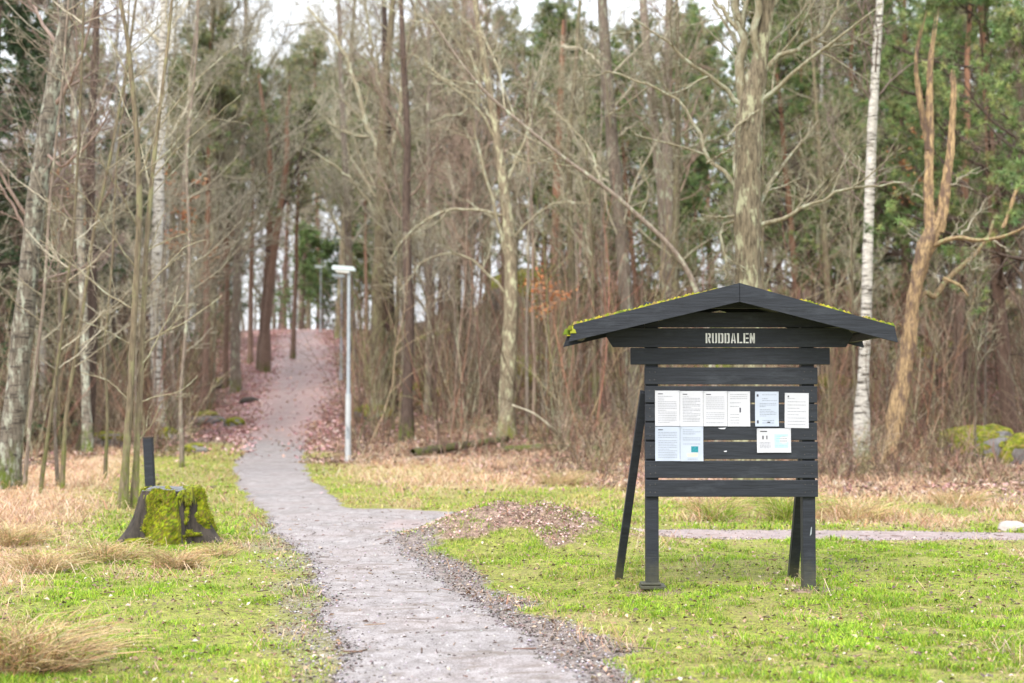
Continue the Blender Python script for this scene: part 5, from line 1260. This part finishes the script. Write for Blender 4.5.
def plant(kind, px, d, s=1.0, label=None, sz=None, lean=None):
    parts = {'grey': PB[0], 'brown': PB[1], 'lichen': PB[2], 'mossy': PB[3], 'dark': PB[4], 'birch': PBI, 'spruce': PF[rng.integers(2)], 'ypine': YPINE}.get(kind)
    if kind == 'thin': parts = PS[rng.integers(3)]
    if kind == 'pine': parts = PP[rng.integers(3)]
    if (kind == 'pine' and px > 780 and d < 60) or kind == 'lowpine': parts = PLOW
    if kind == 'shrub': parts = PSH[rng.integers(3)]
    nm, ds, cat, grp = KN[kind]
    lab = label or f'{ds} {zone(px)}, {DEPTH(d)}'
    le = lean or (rng.normal() * .03, rng.normal() * .03)
    return stand(nm, parts, px, d, lab, cat, grp, s, lean=le, sz=sz)

# placed ones that show in the photo
plant('spruce', 20, 47, 1.25, 'tall dark spruce filling the upper left corner behind the old birch')
plant('spruce', -25, 40, 1.2, 'dark spruce cut by the left edge of the photo')
plant('spruce', 122, 58, 1.25, 'green spruce standing between the twin saplings and the pale birch')
plant('spruce', 70, 62, 1.2); plant('spruce', 205, 88, 1.0)
plant('pine', 1012, 38, 1.0, 'big red-stemmed pine with a spreading green crown at the right edge')
plant('pine', 955, 45, 1.0, 'green-crowned pine rising behind the dead snag')
plant('pine', 1062, 33, .95, 'pine reaching in over the right edge of the photo')
plant('pine', 905, 52, 1.05, 'pine between the slender birch and the dead snag')
plant('pine', 838, 58, 1.0); plant('pine', 800, 66, 1.05); plant('ypine', 865, 55, 1.1); plant('pine', 985, 60, 1.15); plant('pine', 930, 66, 1.2)
plant('spruce', 885, 62, 1.1); plant('ypine', 940, 52, 1.2); plant('spruce', 1000, 56, 1.0)
plant('lowpine', 812, 47, .85, 'green pine with low branches over the right slope of the roof'); plant('lowpine', 578, 56, .8, 'green pine glimpsed right of the pinkish pine trunk'); plant('lowpine', 850, 62, 1.0)
plant('lowpine', 648, 52, .72, 'bushy green young pine glimpsed between the trunks left of the roof'); plant('spruce', 598, 66, .9); plant('ypine', 700, 66, 1.1)
plant('lowpine', 538, 72, 1.0); plant('lowpine', 470, 84, 1.05); plant('lowpine', 610, 88, 1.1); plant('lowpine', 715, 74, 1.0); plant('pine', 505, 82, 1.05); plant('pine', 318, 122, 1.5); plant('pine', 282, 126, 1.45); plant('pine', 345, 128, 1.5); plant('pine', 300, 134, 1.6); plant('pine', 250, 78, .95); plant('pine', 292, 80, .95); plant('pine', 225, 68, .9); plant('pine', 205, 58, .9); plant('pine', 180, 72, 1.0)
plant('ypine', 300, 118, 1.0, 'small green pine closing the view at the top of the path'); plant('ypine', 322, 122, .9); plant('spruce', 340, 112, .55); plant('pine', 268, 108, .9); plant('pine', 345, 100, .9)
plant('pine', 440, 90, 1.0); plant('pine', 130, 66, .9); plant('pine', 60, 60, 1.0)
plant('lichen', 206, 60, 1.3, 'tall lichened tree left of the path pines, its limbs reaching over them'); plant('grey', 236, 66, 1.35, 'tall grey tree just left of the path pines'); plant('grey', 354, 74, 1.4, 'tall bare grey tree behind the tall lamp post')
plant('lichen', 340, 94, 1.5, 'high forked crown closing over the top of the path')
plant('lowpine', 432, 78, 1.0); plant('lowpine', 560, 84, 1.05); plant('lowpine', 765, 80, 1.1); plant('lowpine', 690, 92, 1.1); plant('lowpine', 395, 96, 1.0)
plant('birch', 815, 50, .9); plant('birch', 112, 50, 1.0); plant('birch', 45, 46, .9); plant('birch', 590, 74, 1.0)

# the rest of the wood, seeded
rs = np.random.default_rng(77)
spots = []
def seed_trees(n, pa, pb, da, db, kinds, wts, sa, sb, gap=1.3):
    c = 0; tries = 0
    while c < n and tries < n * 40:
        tries += 1
        d = da + (db - da) * rs.random() ** .8; px = rs.uniform(pa, pb); X = (px - 512) / FPX * d
        if float(pathm(X, d)) > (-1.3 - d * .006 if px > 300 else -1.8 - d * .010): continue
        if any((X - a) ** 2 + (d - b) ** 2 < gap * gap for a, b in spots): continue
        spots.append((X, d)); k = kinds[rs.choice(len(kinds), p=np.array(wts) / sum(wts))]
        plant(k, px, d, rs.uniform(sa, sb)); c += 1
seed_trees(6, -40, 235, 38, 52, ['dark', 'grey', 'mossy'], [4, 1, 1], .5, .7, .9)
seed_trees(6, -60, 235, 44, 64, ['grey', 'brown', 'lichen', 'mossy', 'dark', 'birch'], [3, 3, 1, 1, 4, 1], .7, 1.05)
seed_trees(7, -40, 290, 66, 110, ['grey', 'brown', 'dark', 'pine', 'spruce'], [3, 3, 3, 2.5, 1.2], .7, 1.0, 2)
seed_trees(1, 190, 345, 70, 90, ['grey', 'lichen', 'brown'], [3, 2, 3], 1.1, 1.3, 1.2)
seed_trees(5, 268, 350, 120, 136, ['grey', 'lichen', 'brown', 'pine'], [3, 3, 3, 2], 1.35, 1.6, 1.5)
seed_trees(3, 195, 380, 86, 116, ['grey', 'lichen', 'brown', 'pine'], [3, 3, 3, 2.5], 1.15, 1.4, 1.5)
seed_trees(2, 195, 245, 60, 84, ['grey', 'lichen', 'brown', 'dark'], [3, 2, 3, 2], .9, 1.15, 1.5)
seed_trees(3, 350, 470, 52, 78, ['grey', 'lichen', 'brown', 'mossy'], [3, 3, 3, 1], .95, 1.2, 1.5)
seed_trees(8, 200, 480, 84, 118, ['grey', 'brown', 'pine', 'dark', 'ypine'], [3, 3, 3, 1, 1], .75, 1.0, 2)
seed_trees(4, 350, 640, 48, 66, ['grey', 'brown', 'lichen', 'mossy', 'dark'], [3, 2, 1, 4, 4], .7, 1.0)
seed_trees(8, 340, 680, 70, 118, ['grey', 'brown', 'mossy', 'lowpine', 'pine'], [2, 1, 2, 3, 4], .65, .95, 2)
seed_trees(8, 640, 1080, 36, 62, ['grey', 'brown', 'mossy', 'dark', 'birch'], [2, 2, 2, 4, .5], .7, 1.0)
seed_trees(11, 660, 1090, 62, 110, ['grey', 'lowpine', 'dark', 'pine', 'spruce'], [2, 4, 3, 3, 1], .7, 1.0, 2)
seed_trees(11, -40, 232, 36, 54, ['thin'], [1], .6, 1.15, .8)
seed_trees(24, 360, 640, 39, 60, ['thin'], [1], .7, 1.5, .8)
seed_trees(22, 640, 1080, 32, 52, ['thin'], [1], .5, .95, .8)
seed_trees(5, 375, 560, 39, 46, ['shrub'], [1], .6, 1.1, .8)
seed_trees(12, 560, 1060, 33, 44, ['shrub'], [1], .4, .8, .8)
seed_trees(7, -20, 230, 36, 50, ['shrub'], [1], .5, .95, .8)

# leafless undergrowth between the trunks (uncountable)
BR = [(.25, .145, .105), (.15, .09, .07), (.42, .34, .24), (.09, .06, .045), (.30, .25, .16), (.31, .17, .12), (.21, .20, .10), (.10, .07, .055)]
def brush(n, pa, pb, da, db, ha, hb, m, seed, r0=.010):
    rg = np.random.default_rng(seed); d = da + (db - da) * rg.random(n) ** .9; px = rg.uniform(pa, pb, n)
    X = (px - 512) / FPX * d; cl = fbm(X * .62 + 20, d * .35)
    k = (rg.random(n) < sstep(.42, .58, cl) * 1.1 + .06) & (pathm(X, d) < np.where(px > 300, -.9 - d * .006, -1.2 - d * .010)); X, d, cl = X[k], d[k], cl[k]; n = len(X)
    z = H(X, d); hgt = rg.uniform(ha, hb, n) * (.6 + .8 * cl)
    K = 6; Q = np.empty((n, K, 3)); Q[:, 0] = np.stack([X, d, z - .05], 1); ln_ = .42 if hb < 2.5 else .2
    D = unit(np.stack([rg.normal(size=n) * ln_, rg.normal(size=n) * ln_, np.ones(n)], 1))
    for q in range(1, K): D = unit(D + rg.normal(size=D.shape) * .07); Q[:, q] = Q[:, q - 1] + D * (hgt / (K - 1))[:, None]
    R0 = (r0 * rg.uniform(.5, 1.2, n))[:, None] * np.linspace(1, .4, K)[None]; b = Bag(); col = pal(BR, n, rg)
    b.tubes(Q, R0, 3, a=col)
    pi = np.repeat(np.arange(n), m); B, Rb = grow(Q, R0, pi, rg.uniform(.15, 1, len(pi)), hgt[pi] * .38 * rg.uniform(.4, 1.2, len(pi)), rg.uniform(.35, 1.0, len(pi)), 4, .15, .16, .7, .0055, .5, rg)
    b.tubes(B, Rb, 3, a=col[pi]); return b
ub = Bag()
for args in ((3300, 350, 1120, 36, 50, .4, 1.5, 7, 1, .008), (1000, 350, 660, 38, 58, 2.0, 6.0, 7, 7, .018), (2300, 345, 1120, 50, 82, 1.2, 3.2, 6, 2, .012), (3600, -100, 250, 37, 62, .7, 2.4, 7, 3), (900, -100, 240, 38, 66, 2.2, 6.0, 8, 9, .016), (2200, -100, 266, 58, 112, 1.2, 3.6, 6, 11, .016), (1700, -100, 1120, 75, 118, 1.2, 3, 5, 4, .018), (2000, 545, 1120, 28.5, 37, .3, 1.2, 7, 5, .007), (1500, 640, 1120, 27, 33, .15, .6, 6, 15, .005), (1100, 640, 1120, 34, 58, 2.0, 5.0, 9, 8, .013)):
    q = brush(*args); ub.V += q.V; ub.F4 += [f + ub.n for f in q.F4]; ub.A += q.A; ub.n += q.n
tag(ub.build('undergrowth', M['brush'], attr='col'), 'tangled leafless reddish brown undergrowth filling the wood floor', kind='stuff')

# the far wood that reads as one mass
fw = Bag(); rg = np.random.default_rng(9); n = 190
d = rg.uniform(118, 190, n); px = rg.uniform(-120, 1140, n); px = np.where((px > 390) & (px < 720) & (rg.random(n) < .55), rg.uniform(-120, 380, n), px); X = (px - 512) / FPX * d; z = H(X, d); hg = rg.uniform(11, 18, n); K = 8
Q = np.stack([np.stack([X + rg.normal(size=n) * .12 * k, d + 0 * X, z - .2 + hg * k / (K - 1)], 1) for k in range(K)], 1)
R0 = rg.uniform(.09, .2, n)[:, None] * np.linspace(1, .2, K)[None]; col = pal([(.13, .10, .08), (.20, .16, .13), (.10, .075, .06)], n, rg); fw.tubes(Q, R0, 5, a=col)
pi = np.repeat(np.arange(n), 20); B, Rb = grow(Q, R0, pi, rg.uniform(.25, 1, len(pi)), hg[pi] * .22 * rg.uniform(.4, 1.2, len(pi)), rg.uniform(.4, 1.1, len(pi)), 5, .4, .13, .5, .02, .4, rg); fw.tubes(B, Rb, 3, a=col[pi])
pj = np.repeat(np.arange(len(B)), 7); B2, R2 = grow(B, Rb, pj, rg.uniform(.2, 1, len(pj)), rg.uniform(.5, 1.6, len(pj)), rg.uniform(.4, 1.0, len(pj)), 3, .2, .15, .6, .013, .5, rg); fw.tubes(B2, R2, 3, a=col[pi][pj] * 1.25)
ev = rg.random(n) < .38; tips = B2[ev[pi][pj]][:, -1]
tips = tips[rg.random(len(tips)) < .8]
Vn, Fn, Cn = needle_tris(tips, 9, .45, .10, rg, PINEC + SPRC)
tag(fw.build('distant_woods', M['brush'], attr='col'), 'distant bare wood merging into one mass beyond the slope', kind='stuff')
o = mk('distant_foliage', Vn, [Fn], M['needles'], attrs={'col': Cn}, smooth=False); tag(o, 'distant evergreen foliage mingled through the far wood', kind='stuff')

# rusty leaves still hanging on a few twigs
RUST = [(.50, .20, .08), (.42, .16, .07), (.56, .27, .12)]
def leafy(px, py, d, w_, h_, n, label, seed):
    rg = np.random.default_rng(seed); base = at(px, py, d); z = float(H(base[0], d)); c = base - np.array([base[0], d, z])
    r = empty('beech_sapling', (base[0], d, z), label, 'sapling', 'saplings keeping rusty leaves')
    K = 10; t = np.linspace(0, 1, K)[:, None]; P = np.array([0, 0, -.2]) * (1 - t) + c * t; P[1:-1] += rg.normal(size=(K - 2, 3)) * .06; R = np.linspace(.045, .015, K)
    b = Bag(); b.tubes(P[None], R[None], 6); b.build('trunk', M['bark_grey'], r)
    m = 16; B, Rb = grow(P[None], R[None], np.zeros(m, int), rg.uniform(.72, 1, m), rg.uniform(.5, 1, m) * w_, rg.uniform(.7, 1.4, m), 6, .1, .12, .6, .008, .5, rg, azbias=np.array([0, 0, 0]))
    pi = np.repeat(np.arange(m), 6); B2, R2 = grow(B, Rb, pi, rg.uniform(.2, 1, len(pi)), rg.uniform(.2, .5, len(pi)), rg.uniform(.4, 1, len(pi)), 4, 0, .12, .7, .005, .6, rg)
    b = Bag(); b.tubes(B, Rb, 4); b.tubes(B2, R2, 3); b.build('branches', M['twig_brown'], r)
    s = B2[rg.integers(0, len(B2), n), rg.integers(1, 4, n)] + rg.normal(size=(n, 3)) * np.array([.06, .06, .05])
    nn = unit(rg.normal(size=(n, 3))); U = unit(np.cross(nn, rg.normal(size=(n, 3)))); W_ = np.cross(nn, U); sz = rg.uniform(.05, .09, (n, 1))
    V = np.stack([s - U * sz, s - W_ * sz * .5, s + U * sz, s + W_ * sz * .5], 1).reshape(-1, 3); k = np.arange(n)[:, None] * 4
    mk('leaves', V, [np.concatenate([k + [[0, 1, 2]], k + [[0, 2, 3]]])], M['leaves'], attrs={'col': np.repeat(pal(RUST, n, rg), 4, axis=0)}, smooth=False, parent=r)
leafy(180, 182, 46, .8, .6, 420, 'sapling with an orange-brown leaf cluster right of the pale birch stem', 1)
leafy(547, 286, 40, .9, .4, 200, 'sapling with sparse rusty leaves left of the notice board roof', 2)
leafy(205, 246, 60, 1.0, .6, 300, 'sapling with faint rusty leaves between pale birch and path pines', 3)
leafy(915, 150, 45, 1.3, .9, 260, 'sapling with reddish leaves hanging behind the fork of the dead snag', 4)
leafy(68, 176, 42, .7, .6, 130, 'sapling with a few orange leaves behind the old edge birch', 5)

# tussocks of dead grass (large single ones)
def tussock(px, py, rad, hgt, n, label, seed, green=.06):
    rg = np.random.default_rng(seed); p = gp(px, py); z = float(H(p[0], p[1]))
    a = rg.random(n) * 2 * PI; rr = rad * .75 * np.sqrt(rg.random(n)); B = np.stack([np.cos(a) * rr, np.sin(a) * rr, np.full(n, -.02)], 1)
    bias = rg.random() * 6.28; a2 = a + rg.normal(size=n) * 1.1; out = np.stack([np.cos(a2) + .25 * np.cos(bias), np.sin(a2) + .25 * np.sin(bias), np.zeros(n)], 1); L_ = hgt * rg.uniform(.6, 1.5, n)[:, None]; K = 6
    P = [B]; e = rg.uniform(.7, 2.3, n)
    for k in range(1, K):
        el = e * (1 - k / K * 1.15); P.append(P[-1] + (out * np.cos(el)[:, None] + np.array([0, 0, 1]) * np.sin(el)[:, None]) * L_ / (K - 1))
    P = np.stack(P, 1); P += np.cumsum(rg.normal(size=P.shape), axis=1) * .011; P[:, :, 2] = np.maximum(P[:, :, 2], .01 * rg.random((n, 1)) * np.arange(K)[None]); Rr = np.full((n, 1), .0034) * np.linspace(1, .4, K)[None]
    col = pal([(.66, .51, .28), (.74, .60, .36), (.54, .39, .20), (.36, .24, .12), (.60, .42, .22)], n, rg); gm = rg.random(n) < green; col[gm] = pal(GREEN, int(gm.sum()), rg)
    b = Bag(); b.tubes(P, Rr, 3, a=col); o = b.build('grass_tussock', M['grass'], attr='col'); o.location = (p[0], p[1], z); tag(o, label, 'grass tussock')
tussock(25, 668, .42, .34, 900, 'large shaggy straw tussock at the bottom left corner', 1, .1)
tussock(175, 568, .26, .22, 500, 'straw tussock lying right in front of the mossy stump', 2)
tussock(44, 572, .32, .24, 500, 'straw tussock left of the mossy stump beside the green lawn', 3)
tussock(110, 560, .40, .22, 450, 'flattened straw tussock at the left foot of the mossy stump', 4)
tussock(8, 545, .40, .28, 500, 'straw tussock at the left edge level with the stump foot', 5)
tussock(215, 556, .22, .14, 260, 'small straw tussock at the right foot of the mossy stump', 6)
tussock(715, 517, .45, .34, 500, 'rusty straw tussock beyond the side path, framed under the notice board', 7)
tussock(786, 520, .30, .46, 330, 'rush tussock still green beside the right rear brace', 8, .75)
tussock(716, 521, .25, .34, 200, 'green rush clump on the far side of the side path, under the board', 9, .8)
tussock(850, 520, .6, .34, 600, 'broad rusty tussock beyond the side path right of the notice board', 10)
tussock(960, 505, .5, .30, 400, 'pale tussock on the verge in front of the mossy boulder', 11)
tussock(560, 485, .6, .35, 420, 'pale straw tussock at the wood edge left of the notice board', 12)

# ------------------------------------------------------------------ tell look-alikes apart by their order from the left
from collections import defaultdict
same = defaultdict(list)
for o in sc.objects:
    if o.parent is None and o.get('category'): same[o['label']].append(o)
ORD = ['leftmost', 'second from left', 'third from left', 'fourth from left', 'fifth from left', 'sixth from left', 'seventh from left', 'eighth from left', 'ninth from left', 'tenth from left', 'eleventh from left', 'twelfth from left']
for lab, os_ in same.items():
    if len(os_) < 2: continue
    os_.sort(key=lambda o: o.location.x / max(o.location.y, 1))
    names = ['left one', 'right one'] if len(os_) == 2 else ORD[:len(os_) - 1] + ['rightmost']
    for o, nm in zip(os_, names):
        o['label'] = f'{lab}, {nm}'
        if len(o['label'].split()) > 16: o['label'] = o['label'].replace('notice board roof peak', 'roof peak').replace('beyond the top of the path', 'beyond the path top')
        if len(o['label'].split()) > 16: o['label'] = o['label'].replace(' from left', '').replace(', near the edge', '')
